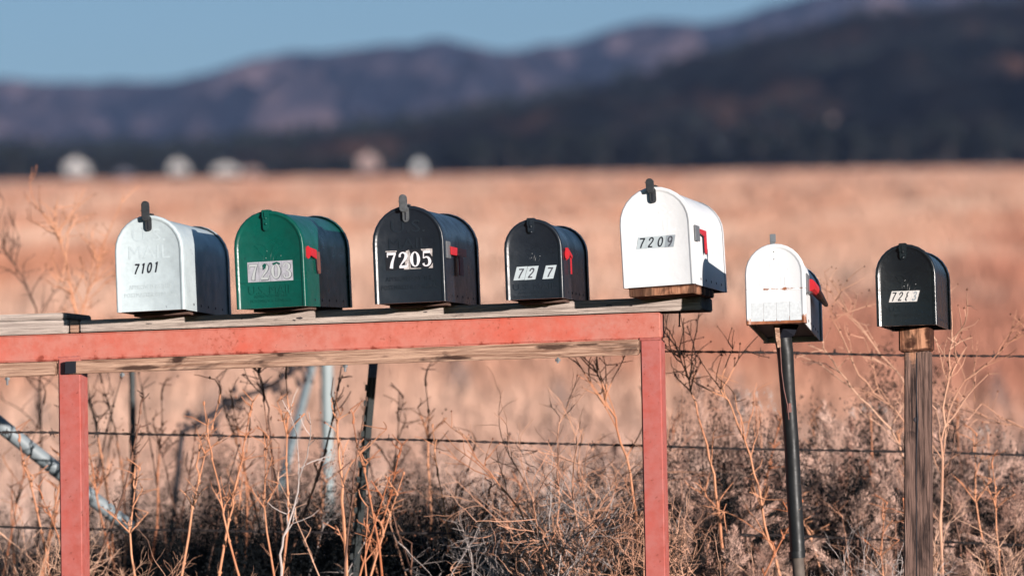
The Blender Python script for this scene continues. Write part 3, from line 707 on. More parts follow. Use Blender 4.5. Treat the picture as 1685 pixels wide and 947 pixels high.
# ------------------------------------------------------------------ rack of red steel with wooden shelf boards
rack = empty("mailbox_rack", (PR(600, 560, .25).x, PR(600, 560, .25).y, 0.0)); tag(rack, "faded red steel rack with weathered wooden shelf boards carrying the five left mailboxes", "rack")
bpy.context.view_layer.update()
RINV = rack.matrix_world.inverted()
def slab(name, quad, off, depth, mat, bevel=0.003, seg=2, parent=rack):
    """quad: four photo pixels of the front face (clockwise from top left) on the plane `off` behind the mailbox fronts"""
    fr = [PR(x, y, off) for x, y in quad]; bk = [p + RN * depth for p in fr]
    a = (fr[1] - fr[0]).normalized(); yv = RN; org = fr[3]
    rot = Matrix((a, yv, a.cross(yv))).transposed(); rot = Matrix((a, yv - a * a.dot(yv), Vector())).transposed() if False else rot
    Mw = rot.to_4x4(); Mw.translation = org; Mi = Mw.inverted()
    mb = MB(); mb.v = [tuple(Mi @ p) for p in fr + bk]
    mb.f = [(0, 1, 2, 3), (7, 6, 5, 4), (0, 4, 5, 1), (1, 5, 6, 2), (2, 6, 7, 3), (3, 7, 4, 0)]
    o = mb.obj(name, mat, None, False, bevel, seg); o.parent = parent
    o.matrix_local = parent.matrix_world.inverted() @ Mw
    return o
slab("shelf_board", [(131, 526.5), (1153, 486), (1154, 509), (131, 546)], .20, .24, M['grey_wood'])
slab("shelf_board", [(-420, 540), (112.5, 525.5), (112.5, 547.5), (-420, 566)], .202, .24, M['grey_wood'])
slab("shelf_board", [(-420, 531), (109, 514), (110, 524.5), (-420, 540)], .204, .26, M['grey_wood'])
slab("end_block", [(114, 527), (130, 526.5), (130, 546.5), (114, 547)], .203, .20, M['tan_wood'])
slab("top_rail", [(-420, 568), (1086.5, 513.5), (1087.8, 556.5), (-420, 612)], .215, .075, M['red'], .004, 3)
slab("lower_board", [(107, 594), (1050, 557.6), (1050, 583), (107, 615)], .198, .035, M['tan_wood'], .003)
slab("lower_board", [(-420, 612.5), (90, 595), (90, 617), (-420, 636)], .205, .035, M['tan_wood'], .003)
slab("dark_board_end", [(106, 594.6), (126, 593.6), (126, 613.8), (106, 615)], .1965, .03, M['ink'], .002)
slab("post", [(95, 585), (132, 583.5), (139, 1190), (102, 1190)], .216, .078, M['red_post'], .004, 3)
slab("post", [(1053, 558.2), (1087.5, 557), (1100.5, 1200), (1066, 1200)], .2155, .078, M['red_post'], .004, 3)
for (bx, by, ln) in ((568, 598, 13), (201, 612, 8), (12, 619, 14), (918, 588, 9)):
    a = PR(bx, by - 6, .215); b_ = PR(bx, by + ln, .215)
    q = MB(); q.tube([a - rack.location, b_ - rack.location], .0035, 8); q.obj("bolt", M['zinc'], rack, True)
    c = PR(bx, by + 2, .215) - rack.location; c2 = PR(bx, by + 6, .215) - rack.location
    q = MB(); q.tube([c, c2], .0075, 6); q.obj("nut", M['zinc'], rack)
a = PR(1118, 506, .26) - rack.location; b_ = PR(1118, 536, .26) - rack.location
q = MB(); q.tube([a, b_], .0022, 7); q.tube([b_, b_ + Vector((0, 0, -.002))], .0045, 7); q.obj("nail", M['wire'], rack, True)
for nm, (xa, ya), (xb, yb) in (("weld_bead", (1053, 558), (1087, 556.8)), ("weld_bead", (96, 588), (133, 585.5))):
    wb = MB(); ra = random.Random(3); A = PR(xa, ya, .2190) - rack.location; B = PR(xb, yb, .2190) - rack.location
    wb.tube([A.lerp(B, k / 14) + Vector((ra.gauss(0, .0006), 0, ra.gauss(0, .0006))) for k in range(15)], [ra.uniform(.0042, .0052) for k in range(15)], 7); wb.obj(nm, M['red_post'], rack, True)
# small cracks and nail heads on the boards
for (x, y, rw, rh) in ((493, 523, 7, 2.2), (484, 526.5, 3, 1.4), (700, 513, 4, 1.2), (897, 505, 5, 1.0), (1002, 502, 6, 1.3), (1038, 502.5, 3, 1.6), (398, 524, 2.2, 1.2), (245, 532, 6, 0.9)):
    c = PR(x, y, .1995) - rack.location; s = 12.2 / F; a = Vector((1, -RK, .015)).normalized()
    m = MB(); n = 9; b0 = 0
    for k in range(n):
        g = 2 * math.pi * k / n; jit = random.uniform(.7, 1.15); m.v.append(tuple(c + a * (math.cos(g) * rw * s * jit) + Vector((0, 0, 1)) * (math.sin(g) * rh * s * jit)))
    for k in range(n): m.v.append(tuple(Vector(m.v[k]) + RN * .003))
    m.f.append(tuple(range(n))); m.f += [(k, (k + 1) % n, n + (k + 1) % n, n + k) for k in range(n)]
    m.obj("knot", M['dark_stick'], rack)

# ------------------------------------------------------------------ bent pole and wooden post
pole = empty("bent_pole", (P(1312, 930, 12.03).x, 12.03, 0)); tag(pole, "bent black metal pole holding up the rusty white mailbox", "pole")
pl = pole.location
cpts = [(1289, 556, 12.0), (1292, 580, 12.0), (1296, 640, 12.01), (1302, 720, 12.02), (1306, 800, 12.03), (1311, 880, 12.03), (1313, 917, 12.03)]
q = MB(); q.tube([P(x, y, z) - pl for x, y, z in cpts], [.023, .0225, .0205, .0200, .0205, .0205, .0205], 14); q.obj("tube", M['pole'], pole, True)
q = MB(); q.tube([P(1312, 912, 12.03) - pl, P(1316, 960, 12.03) - pl, Vector((.012, 0, -.1))], .0165, 12); q.obj("ground_stake", plain("rusty_stake", (.14, .11, .09), .7, .2, .5, 30), pole, True)
q = MB(); q.tube([P(1311, 906, 12.03) - pl, P(1312, 917, 12.03) - pl], .0225, 14); q.obj("collar", M['pole'], pole, True)
q = MB(); t0 = P(1296, 533, 12.0) - pl; t1 = P(1291, 558, 12.0) - pl
q.tube([t0 + Vector((.004, .04, 0)), t1 + Vector((0, 0, .012)), t1 + Vector((0, 0, -.01))], [.03, .027, .023], 4); q.obj("saddle", M['ink'], pole)
q = MB(); q.tube([P(1277, 533, 11.96) - pl, P(1279, 557, 11.96) - pl, P(1281, 570, 11.97) - pl], [.009, .009, .007], 4); q.obj("wooden_shim", M['tan_wood'], pole)
q = MB(); q.tube([P(x, y, 11.975) - pl for x, y in ((1281, 540), (1284, 575), (1286, 610), (1290, 640), (1296, 668), (1298, 690))], .0018, 5); q.obj("loose_wire", M['rust_and_shadow'], pole, True)
q = MB(); q.tube([P(x, y, 11.997) - pl for x, y in ((1298, 663), (1299, 678), (1300, 676))], [.007, .008, .004], 6); q.obj("rust_patch_tape", M['rust_and_shadow'], pole, True)

wp = empty("wooden_post", (P(1510, 900, 11.93).x, 11.93, 0)); tag(wp, "dark weathered timber post with split face, under the black mailbox", "post"); bpy.context.view_layer.update()
slab("timber", [(1488, 578), (1529, 577), (1531.5, 1225), (1487, 1225)], -.01 + .13, .10, M['post_wood'], .003, 2, wp)
slab("cap_block", [(1478.5, 541), (1529, 537.5), (1530, 576), (1479, 579)], .10, .16, M['block_wood'], .004, 2, wp)
m = MB()
yy0 = [PR(x, y, .1195) - wp.location for x, y in ((1508.5, 580), (1508, 650), (1509.5, 690), (1507.5, 760), (1508, 860), (1508.5, 960))]
m.tube(yy0, [.0012, .0014, .0028, .0014, .0012, .0012], 5); m.obj("crack", M['ink'], wp)
c = PR(1508, 690, .1195) - wp.location; m = MB(); m.dome(c + Vector((0, 0.001, 0)), .008, 'y', -1, .25); m.obj("knot", M['dark_stick'], wp, True)

# ------------------------------------------------------------------ fence and pipes behind
fence = empty("barbed_wire_fence", (P(600, 850, 13.0).x, 13.0, 0)); tag(fence, "rusty barbed wire fence of three strands on dark steel posts behind the mailboxes", "fence")
fl_ = fence.location
def strand(pix, Y=13.0):
    xs = []; p = [P(x, y, Y) for x, y in pix]
    mb = MB(); X0, X1 = p[0].x, p[-1].x; n = 260
    px_ = [a.x for a in p]; pz_ = [a.z for a in p]
    def pt(t):
        x = X0 + (X1 - X0) * t; return Vector((x, Y, float(np.interp(x, px_, pz_)) + .004 * mnoise.noise((x * 2.1, pix[0][1], 0))))
    for ph in (0, math.pi):
        pts = []
        for i in range(n + 1):
            c = pt(i / n); g = (c.x * 2 * math.pi / .07) + ph
            pts.append(c + Vector((0, .0024 * math.cos(g), .0024 * math.sin(g))) - fl_)
        mb.tube(pts, .0021, 4)
    o = mb.obj("wire_strand", M['wire'], fence, True)
    bb = MB(); x = X0 + .03
    while x < X1 - .03:
        c = pt((x - X0) / (X1 - X0)) - fl_
        for k in range(4):
            d = Vector((random.uniform(-.3, .3), random.uniform(-1, 1), random.uniform(-1, 1))).normalized()
            bb.tube([c - d * .004 + Vector((.003 * k, 0, 0)), c + d * .016 + Vector((.003 * k, 0, 0))], [.0018, .0009], 4)
        bb.tube([c + Vector((-.005, 0, 0)), c + Vector((.012, 0, 0))], .0045, 6)
        x += random.uniform(.105, .135)
    bo = bb.obj("barb", M['wire'], o, True); bo["kind"] = "stuff"
strand([(-500, 545), (0, 556), (603, 566), (1100, 578), (1300, 581), (1685, 586), (2200, 590)])
strand([(-500, 700), (0, 710), (300, 715), (603, 722), (1050, 733), (1400, 741), (1685, 748), (2200, 760)])
strand([(-500, 858), (150, 869), (595, 876), (1050, 879), (1300, 881), (1685, 896), (2200, 905)])
def t_post(top, bot, Y, name="steel_post"):
    a = P(*top, Y) - fl_; b = P(*bot, Y) - fl_; d = (a - b); d.normalize(); b = b - d * (b.z / d.z)
    e = empty(name, (0, 0, 0)); e.parent = fence
    side = Vector((1, 0, 0))
    def bar(p, q_, hw, y0, y1, nm, mt):
        m = MB(); m.v = [tuple(x) for x in (p - side * hw + Vector((0, y0, 0)), p + side * hw + Vector((0, y0, 0)), p + side * hw + Vector((0, y1, 0)), p - side * hw + Vector((0, y1, 0)),
                                            q_ - side * hw + Vector((0, y0, 0)), q_ + side * hw + Vector((0, y0, 0)), q_ + side * hw + Vector((0, y1, 0)), q_ - side * hw + Vector((0, y1, 0)))]
        m.f = [(3, 2, 1, 0), (4, 5, 6, 7), (0, 1, 5, 4), (1, 2, 6, 5), (2, 3, 7, 6), (3, 0, 4, 7)]; return m.obj(nm, mt, e)
    L_ = (a - b).length
    bar(b, b + d * (L_ * .93), .0130, .006, .012, "flange", M['tpost']); bar(b, b + d * (L_ * .93), .0035, -.020, .006, "web", M['tpost'])
    bar(b + d * (L_ * .93), a, .0131, .0055, .0125, "painted_tip", M['tpost_tip'])
    m = MB(); k = .25
    while k < L_ * .93:
        c = b + d * k; m.box(c.x - .016, c.x - .006, -.024 + c.y, c.y - .004, c.z, c.z + .018); k += .045
    o = m.obj("stud", M['tpost'], e); o["kind"] = "stuff"
t_post((616, 578), (590, 866), 13.02)
t_post((-380, 520), (-384, 900), 13.02); t_post((2120, 560), (2110, 940), 13.02)

def pipe_thing(name, label, cat, segs, mat, group=None):
    p0 = segs[0][0]; base = P(p0[0], p0[1], p0[2]); root = empty(name, (base.x, base.y, gz(base.y))); tag(root, label, cat, group)
    for nm, a, b, r in [(s[3], s[0], s[1], s[2]) for s in segs]:
        A = P(*a) - root.location; B = P(*b) - root.location
        q = MB(); q.tube([A, A * .5 + B * .5, B], r, 12); q.obj(nm, segs[0][4] if len(segs[0]) > 4 else mat, root, True)
    return root
pipe_thing("leaning_pipe", "grey galvanised pipe leaning low behind the left red post", "pipe", [((-260, 492, 13.35), (214, 868, 13.75), .0235, "tube")], M['pipe'])
pipe_thing("brace_post", "pale upright pipe post with a slanting grey brace behind the fence", "post", [((537, 540, 18.5), (541, 935, 18.5), .026, "upright"), ((524, 560, 18.45), (462, 800, 17.2), .018, "brace"), ((300, 552, 18.6), (537, 545, 18.6), .02, "cross_rail")], M['white_pipe'])
pipe_thing("fence_stake", "dark thin stake standing in the field behind the fence", "stake", [((217, 560, 15.2), (222, 1080, 15.2), .011, "shaft")], M['tpost'])

# ------------------------------------------------------------------ plants
def wander(p, d, L, n, bend, rnd):
    pts = [Vector(p)]; d = Vector(d).normalized()
    for i in range(n):
        d = (d + Vector((rnd.gauss(0, bend), rnd.gauss(0, bend), rnd.gauss(0, bend * .6)))).normalized()
        pts.append(pts[-1] + d * (L / n))
    return pts, d
def stalk_mesh(i, H, rnd, twigs=8, r=.0048, seeds=True, lean=.1, droop=0.0, seedn=3):
    st = MB(); se = MB()
    pts, d = wander((0, 0, 0), (rnd.gauss(0, lean), rnd.gauss(0, lean), 1), H, 12, .055, rnd)
    st.tube(pts, [r * (1 - .8 * k / 12) for k in range(13)], 5)
    for k in range(13):                        # joints along the stem
        if rnd.random() < .7 and k > 3:
            p = pts[k]; st.tube([p - Vector((0, 0, .006)), p, p + Vector((0, 0, .006))], [r * .5, r * 1.5 * (1 - .6 * k / 12), r * .5], 5, False)
    for t in range(twigs):
        k = rnd.randint(8, 12); p = pts[k]
        g = rnd.uniform(0, 6.28); L = rnd.uniform(.05, .17) * (1.25 - k / 16)
        tw, dd = wander(p, (math.cos(g), math.sin(g) * .7, rnd.uniform(1.2, 3.6) - droop), L, 5, .16, rnd)
        st.tube(tw, [r * .50 * (1 - .5 * j / 5) for j in range(6)], 4)
        for s in range(rnd.randint(1, 4)):
            b = tw[rnd.randint(2, 5)]; g2 = rnd.uniform(0, 6.28)
            t2, _ = wander(b, (math.cos(g2), math.sin(g2), rnd.uniform(.2, 1.2)), rnd.uniform(.02, .08), 3, .2, rnd)
            st.tube(t2, [r * .3, r * .27, r * .22, r * .17], 3)
            if seeds and rnd.random() < .35: blob(se, t2[-1], rnd.uniform(.002, .0042), rnd)
        if seeds:
            for s in range(seedn - 2): blob(se, tw[rnd.randint(2, 5)], rnd.uniform(.002, .004), rnd)
    return st, se
def blob(mb, c, r, rnd):
    b = len(mb.v); ax = [Vector((1, 0, 0)), Vector((0, 1, 0)), Vector((-1, 0, 0)), Vector((0, -1, 0))]
    mb.v.append(tuple(Vector(c) + Vector((0, 0, r * rnd.uniform(1, 1.8)))))
    for a in ax: mb.v.append(tuple(Vector(c) + a * r * rnd.uniform(.6, 1.2) + Vector((0, 0, rnd.uniform(-.3, .3) * r))))
    mb.v.append(tuple(Vector(c) - Vector((0, 0, r * rnd.uniform(.8, 1.2)))))
    for k in range(4):
        mb.f.append((b, b + 1 + k, b + 1 + (k + 1) % 4)); mb.f.append((b + 5, b + 1 + (k + 1) % 4, b + 1 + k))
def mesh_of(mb, name, mat, smooth=True):
    me = bpy.data.meshes.new(name); me.from_pydata(mb.v, [], mb.f); me.update()
    if smooth: me.shade_smooth()
    me.materials.append(mat); return me
rnd = random.Random(5)
STALK = []
for i in range(12):
    st, se = stalk_mesh(i, 1.0, rnd, rnd.randint(2, 6), rnd.uniform(.0055, .0080), True, .05)
    STALK.append((mesh_of(st, "stem", M['stalk_dark'] if i % 4 == 3 else M['stalk']), mesh_of(se, "seed_cluster", M['seed'], False)))
BARE = []
for i in range(5):
    st, se = stalk_mesh(i, 1.0, rnd, rnd.randint(3, 7), rnd.uniform(.0034, .0045), False, .12)
    BARE.append((mesh_of(st, "stem", M['pale_twig'] if i % 2 else M['straw']), None))
def place_plant(name, pair, px, pytop, Y, label, cat, group, rz=None, lean=(0, 0), sxy=None, part="seed_cluster"):
    T = P(px, pytop, Y); g = gz(Y); H = max(.25, T.z - g)
    root = empty(name, (T.x - math.tan(lean[0]) * H, Y, g - .01), (lean[1], lean[0], 0)); tag(root, label, cat, group)
    s = H / math.cos(lean[0])
    for me, nm in zip(pair, ("stem", part)):
        if me is None: continue
        if not me.polygons: continue
        o = link_mesh(nm, me, None, root); o.scale = (sxy or s, sxy or s, s)
        if nm == part: o["kind"] = "stuff"; o.rotation_euler = (0, 0, rz if rz is not None else rnd.uniform(0, 6.28))
    return root
GW = "dry weed stalks along the fence"
stalk_px = [(20, 640), (38, 618), (60, 720), (152, 600), (165, 640), (178, 610), (196, 590), (205, 700), (232, 760), (250, 612), (262, 640), (285, 600), (300, 640), (318, 800), (340, 672), (352, 720), (372, 780),
            (395, 650), (412, 600), (430, 560), (442, 700), (455, 640), (470, 608), (498, 600), (505, 705), (520, 770), (548, 680), (560, 640), (580, 820), (612, 720), (640, 668), (655, 780), (668, 640), (690, 760), (702, 620), (715, 800), (730, 720),
            (755, 750), (775, 820), (800, 700), (6, 760), (75, 800), (88, 700), (110, 640), (126, 700), (820, 680), (1112, 700), (1140, 760), (1210, 800), (1250, 760), (1345, 820), (1380, 740), (1418, 800), (1452, 760), (1560, 700), (1585, 760), (1620, 700), (1655, 640), (1672, 780), (1125, 640), (1158, 690), (1180, 800), (1225, 690), (1272, 820), (1322, 700), (1362, 690), (1395, 800), (1432, 700), (1470, 820), (1600, 800), (1640, 760), (330, 740), (365, 690), (540, 760), (590, 740), (678, 720)]
for i, (x, y) in enumerate(stalk_px):
    Y = rnd.uniform(12.62, 14.4)
    wh = "left of the left red post" if x < 95 else "between the left red post and the leaning steel post" if x < 600 else "between the leaning steel post and the right red post" if x < 1053 else "between the right red post and the wooden post" if x < 1490 else "right of the wooden post"
    place_plant("dry_weed", STALK[i % 12], x, y, Y, "dry brown weed stalk standing " + wh, "weed", GW, None, (rnd.gauss(0, .05), rnd.gauss(0, .05)), rnd.uniform(.85, 1.15))
for i in range(32):
    x = rnd.uniform(-20, 1680); Y = rnd.uniform(12.65, 13.6)
    wh = "left of the left red post" if x < 95 else "between the two red posts" if x < 1053 else "between right red post and bent pole" if x < 1300 else "between bent pole and wooden post" if x < 1490 else "right of the wooden post"
    place_plant("bare_twig", BARE[i % 5], x, rnd.uniform(770, 925), Y, "thin bare pale twig in dry grass " + wh, "twig", "bare twigs in the roadside grass", None, (rnd.gauss(0, .16), rnd.gauss(0, .12)), rnd.uniform(.8, 1.2))

# tall arching stems: each drawn along its own line
def arching(label, pix, Y, r=.0052, twigs=10, mat='stalk', seed=0, seedmat='seed', cat="branch", name="arching_stem"):
    rr = random.Random(seed + 100)
    pw = [P(x, y, Y + dy) for x, y, dy in pix]; g = gz(pw[0].y)
    root = empty(name, (pw[0].x, pw[0].y, g)); tag(root, label, cat, "tall dry stems around the mailboxes")
    pts = [Vector((0, 0, -.01))] + [p - root.location for p in pw]
    if pts[1].z < .05: pts = pts[1:]
    q = smooth_line([tuple(p) for p in pts]); st = MB(); se = MB(); n = len(q)
    q = [Vector(p) + Vector((rr.gauss(0, .0025), 0, rr.gauss(0, .002))) for p in q]
    st.tube(q, [r * (1 - .78 * k / (n - 1)) for k in range(n)], 6)
    for t in range(twigs):
        k = rr.randint(int(n * .35), n - 1); d = (q[min(k + 1, n - 1)] - q[k - 1]).normalized()
        L = rr.uniform(.05, .22)
        tw, dd = wander(q[k], d * .7 + Vector((rr.uniform(-1, 1), rr.uniform(-.6, .6), rr.uniform(-.1, 1.0))), L, 6, .15, rr)
        st.tube(tw, [r * .38 * (1 - .5 * j / 6) for j in range(7)], 4)
        for s in range(3):
            b = tw[rr.randint(2, 6)]; t2, _ = wander(b, dd + Vector((rr.gauss(0, .8), rr.gauss(0, .8), rr.gauss(0, .6))), rr.uniform(.02, .09), 3, .2, rr)
            st.tube(t2, [r * .28, r * .25, r * .2, r * .15], 3); blob(se, t2[-1], rr.uniform(.002, .004), rr) if rr.random() < .5 else None
            blob(se, tw[rr.randint(1, 6)], rr.uniform(.002, .004), rr) if rr.random() < .4 else None
    st.obj("stem", M[mat], root, True); x_ = se.obj("seed_cluster", M[seedmat], root); x_["kind"] = "stuff"
arching("tan branching stem rising just right of the right red post", [(1192, 960, 0), (1186, 850, 0), (1166, 740, 0), (1140, 650, 0), (1118, 585, 0)], 12.9, .0062, 16, seed=1)
arching("tan stem arching up to the left of the bent black pole", [(1290, 960, 0), (1262, 880, 0), (1240, 760, 0), (1205, 670, 0), (1185, 640, 0)], 12.8, .0058, 12, seed=2)
arching("long straw-coloured stem crossing the wire left of the wooden post", [(1520, 900, .2), (1498, 690, 0), (1430, 640, 0), (1392, 575, 0), (1362, 500, 0)], 13.15, .0048, 10, 'straw', seed=3)
arching("straw-coloured stem bending up to the left past the wooden post's block", [(1540, 930, .2), (1505, 640, 0), (1452, 590, 0), (1412, 530, 0), (1386, 505, 0)], 13.3, .0042, 9, 'straw', seed=4)
arching("straw-coloured stem curving from below the rusty mailbox down to the post", [(1530, 960, .2), (1490, 730, 0), (1420, 660, 0), (1370, 600, 0), (1352, 556, 0)], 13.1, .0046, 7, 'straw', seed=14)
arching("pale branching stem rising close beside the wooden post's right edge", [(1552, 960, 0), (1548, 800, 0), (1550, 680, 0), (1562, 590, 0), (1572, 548, 0)], 12.7, .0052, 14, 'straw', seed=5)
arching("pale stem fanning out to the right of the wooden post", [(1550, 980, .1), (1548, 740, 0), (1570, 640, 0), (1625, 600, 0), (1668, 555, 0)], 12.9, .0040, 12, 'straw', seed=6)
arching("thin pale stem reaching in low from the right edge", [(1760, 960, 0), (1750, 760, 0), (1700, 705, 0), (1650, 695, 0), (1622, 685, 0)], 13.0, .0040, 8, 'straw', seed=7)
arching("dark curled vine hanging right of the wooden post", [(1590, 960, 0), (1582, 900, 0), (1570, 840, 0), (1556, 780, 0), (1548, 765, 0)], 13.02, .0045, 4, 'stalk_dark', seed=8)
arching("tan stem beside the dead bush with dark seed twigs at its top", [(1056, 1000, 0), (1046, 820, 0), (1018, 710, 0), (996, 650, 0), (978, 590, 0)], 12.9, .0060, 14, seed=9)
arching("long thin tan stem lying across the grass left of the right red post", [(905, 960, 0), (880, 890, 0), (850, 830, 0), (810, 780, 0), (770, 740, 0)], 12.7, .0048, 6, seed=10)
arching("thick orange stalk rising under the middle of the lower board", [(572, 990, 0), (566, 860, 0), (560, 760, 0), (552, 690, 0), (545, 655, 0)], 12.8, .0068, 4, seed=11)
arching("dark twiggy weed left of the leaning steel post", [(470, 1000, 0), (452, 880, 0), (446, 740, 0), (440, 660, 0), (425, 600, 0)], 13.3, .0052, 10, 'stalk_dark', seed=12)
arching("pale forked twig in the grass below the green mailbox", [(470, 990, 0), (460, 900, 0), (480, 850, 0), (490, 800, 0), (492, 770, 0)], 12.6, .0050, 5, 'pale_twig', seed=13)
rb = random.Random(77); base = P(285, 725, 16.5); root = empty("dead_branch", (base.x, 16.5, gz(16.5))); tag(root, "dark clumpy dead branch slanting up behind the upper fence wire", "branch")
A = P(520, 592, 16.5) - root.location; B = P(300, 708, 16.5) - root.location; C_ = Vector((B.x - .12, 0, 0)); m = MB(); f_ = MB()
ln = [C_, (B + C_) * .5 + Vector((.02, 0, .05))] + [B.lerp(A, k / 10) + Vector((0, 0, rb.gauss(0, .008))) for k in range(11)]
m.tube(ln, [.012 - .0005 * k for k in range(13)], 6); m.obj("stem", M['dark_stick'], root, True)
for k in range(60):
    t = rb.random(); t = t if math.sin(t * 21) > -.5 else t * .97; c = B.lerp(A, t); g = c + Vector((rb.gauss(0, .03), rb.gauss(0, .04), rb.gauss(0, .03)))
    f_.tube([c, (c + g) * .5 + Vector((0, 0, .01)), g], [.004, .003, .002], 3); blob(f_, g, rb.uniform(.006, .016), rb)
x_ = f_.obj("withered_leaves", M['dark_stick'], root); x_["kind"] = "stuff"
# the bushy seed sapling left of the white mailbox, rising above the shelf
for k, (pix, lb) in enumerate(((((150, 1000, 0), (140, 700, 0), (128, 520, 0), (110, 430, 0), (85, 360, 0)), "orange-tinged seed sapling rising behind the left end of the shelf"),
                               (((135, 1000, 0), (130, 700, 0), (134, 500, 0), (158, 460, 0), (166, 408, 0)), "seed sapling branch nearest the weathered white mailbox"),
                               (((60, 1000, 0), (70, 650, 0), (62, 510, 0), (38, 450, 0), (5, 415, 0)), "dark sapling branch leaning out past the left edge"),)):
    arching(lb, pix, 14.6 + .2 * k, .0056, 26, 'stalk_dark' if k == 2 else 'stalk', 20 + k, 'seed', "sapling", "seed_sapling")

# finely branched dead bush
def dead_bush(rr, stems=10, H=1.0, spread=.45):
    mb = MB()
    def grow(p, d, L, r, lvl):
        pts, dd = wander(p, d, L, 6, .10 + .035 * lvl, rr); mb.tube(pts, [r * (1 - .4 * j / 6) for j in range(7)], 4 if lvl < 2 else 3, False)
        if lvl >= 3: return
        for c in range(rr.randint(4, 6) if lvl < 2 else rr.randint(3, 5)):
            b = pts[rr.randint(2, 6)]
            nd = (dd * .9 + Vector((rr.gauss(0, .6), rr.gauss(0, .6), rr.gauss(.05, .45)))).normalized()
            grow(b, nd, L * rr.uniform(.38, .62), r * .56, lvl + 1)
    for s in range(stems):
        g = rr.uniform(0, 6.28); a = rr.uniform(.05, spread)
        grow(Vector((math.cos(g) * .04, math.sin(g) * .04, 0)), Vector((math.cos(g) * a, math.sin(g) * a, 1)), H * rr.uniform(.45, .62), .0046, 0)
    k = H / max(v[2] for v in mb.v); mb.v = [(x, y, z * k) for x, y, z in mb.v]
    return mb
DB = [mesh_of(dead_bush(random.Random(40 + i)), "branches", M['straw'] if i != 1 else M['pale_twig'], False) for i in range(3)]
for i, (x, y, Y, lb) in enumerate(((955, 600, 12.95, "finely branched pale dead bush left of the right red post"), (870, 720, 12.75, "low tangled dead bush in front of the taller pale one"), (1010, 720, 12.6, "dead straw bush tight against the right red post"),
                                   (330, 900, 12.75, "low dead bush right of the left red post"), (800, 760, 13.1, "wispy dead bush under the small black mailbox"), (40, 800, 12.9, "dead bush at the far left beyond the red post"), (1620, 800, 12.8, "dead twig bush right of the wooden post"), (1400, 860, 12.6, "low dead bush between pole and wooden post"), (1220, 870, 12.6, "low dead bush right of the right red post"), (180, 870, 12.75, "low dead bush close right of the left red post"))):
    T = P(x, y, Y); H = T.z - gz(Y); o = empty("dead_bush", (T.x, Y, gz(Y))); tag(o, lb, "bush", "dead bushes on the verge")
    b = link_mesh("branches", DB[i % 3], None, o); b.scale = (H * (1.0 if i else 1.05),) * 2 + (H * 1.02,); b.rotation_euler = (0, 0, i * 1.9)

# fluffy seed brush
def brush_mesh(rr, n_plume, blades, H=1.0):
    V = []; T = []; st = MB()
    for p in range(n_plume):
        g = rr.uniform(0, 6.28); rad = .36 * math.sqrt(rr.random()); top = H * rr.uniform(.5, 1.0) * (1 - .45 * (rad / .36) ** 2)
        base = Vector((math.cos(g) * rad * .25, math.sin(g) * rad * .25, 0)); tip = Vector((math.cos(g) * rad, math.sin(g) * rad, top))
        d = (tip - base).normalized(); Lp = rr.uniform(.16, .34) * H; s0 = tip - d * Lp
        lean = (d + Vector((rr.gauss(-.35, .4), rr.gauss(0, .3), .1))).normalized()
        spine = [s0 + (d * (1 - t) + lean * t) * Lp * t for t in np.linspace(0, 1, 7)]
        st.tube([base, base * .4 + s0 * .6 + Vector((rr.gauss(0, .02), rr.gauss(0, .02), 0)), s0, spine[3]], [.004, .003, .0025, .001], 3, False)
        for b in range(blades):
            t = rr.random() ** .8; k = min(int(t * 6), 5); c = spine[k].lerp(spine[k + 1], t * 6 - k); dd = (spine[k + 1] - spine[k]).normalized()
            wdt = .034 * math.sin(math.pi * min(1, .18 + t * .8)) ** .8 + .002
            o = Vector((rr.gauss(0, 1), rr.gauss(0, 1), rr.gauss(0, 1))); o = (o - dd * o.dot(dd)).normalized()
            a = c + o * wdt * rr.uniform(0, .75); e = a + (o * .55 + dd).normalized() * rr.uniform(.008, .021)
            sd_ = o.cross(Vector((rr.gauss(0, 1), rr.gauss(0, 1), rr.gauss(0, 1)))); sd_ = sd_.normalized() * rr.uniform(.0009, .0018) if sd_.length > 1e-6 else Vector((.002, 0, 0))
            i0 = len(V); V += [tuple(a - sd_), tuple(a + sd_), tuple(e)]; T.append((i0, i0 + 1, i0 + 2))
    return mesh_np("seed_plumes", np.array(V), np.array(T), M['fluff']), mesh_of(st, "stems", M['stalk_dark'], False)
# low dark brush in the hollow behind the fence
DK = []
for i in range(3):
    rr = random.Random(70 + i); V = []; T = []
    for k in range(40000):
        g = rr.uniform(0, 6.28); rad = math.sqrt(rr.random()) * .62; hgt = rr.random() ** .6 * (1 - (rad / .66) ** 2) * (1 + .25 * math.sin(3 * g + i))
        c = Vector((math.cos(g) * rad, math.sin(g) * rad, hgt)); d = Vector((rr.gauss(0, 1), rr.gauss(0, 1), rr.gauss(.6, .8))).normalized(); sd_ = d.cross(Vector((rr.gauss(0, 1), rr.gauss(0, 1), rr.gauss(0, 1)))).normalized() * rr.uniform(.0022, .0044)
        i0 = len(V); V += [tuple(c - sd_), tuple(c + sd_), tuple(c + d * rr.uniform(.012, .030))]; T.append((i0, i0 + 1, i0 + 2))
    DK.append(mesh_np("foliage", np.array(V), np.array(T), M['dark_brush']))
BR = [brush_mesh(random.Random(60 + i), 58, 760) for i in range(4)]
brush_px = [(1125, 690, 13.4), (1165, 610, 13.8), (1180, 760, 13.1), (1235, 655, 13.6), (1330, 640, 13.9), (1390, 650, 13.7), (1420, 720, 13.3), (1200, 850, 12.9), (1130, 830, 12.9),
            (1560, 655, 14.0), (1600, 760, 13.5), (1640, 690, 13.8), (1670, 760, 13.4), (1710, 700, 13.9), (1610, 840, 13.1), (1680, 860, 13.0), (1800, 720, 13.6), (1070, 700, 14.2), (1075, 830, 13.6)]
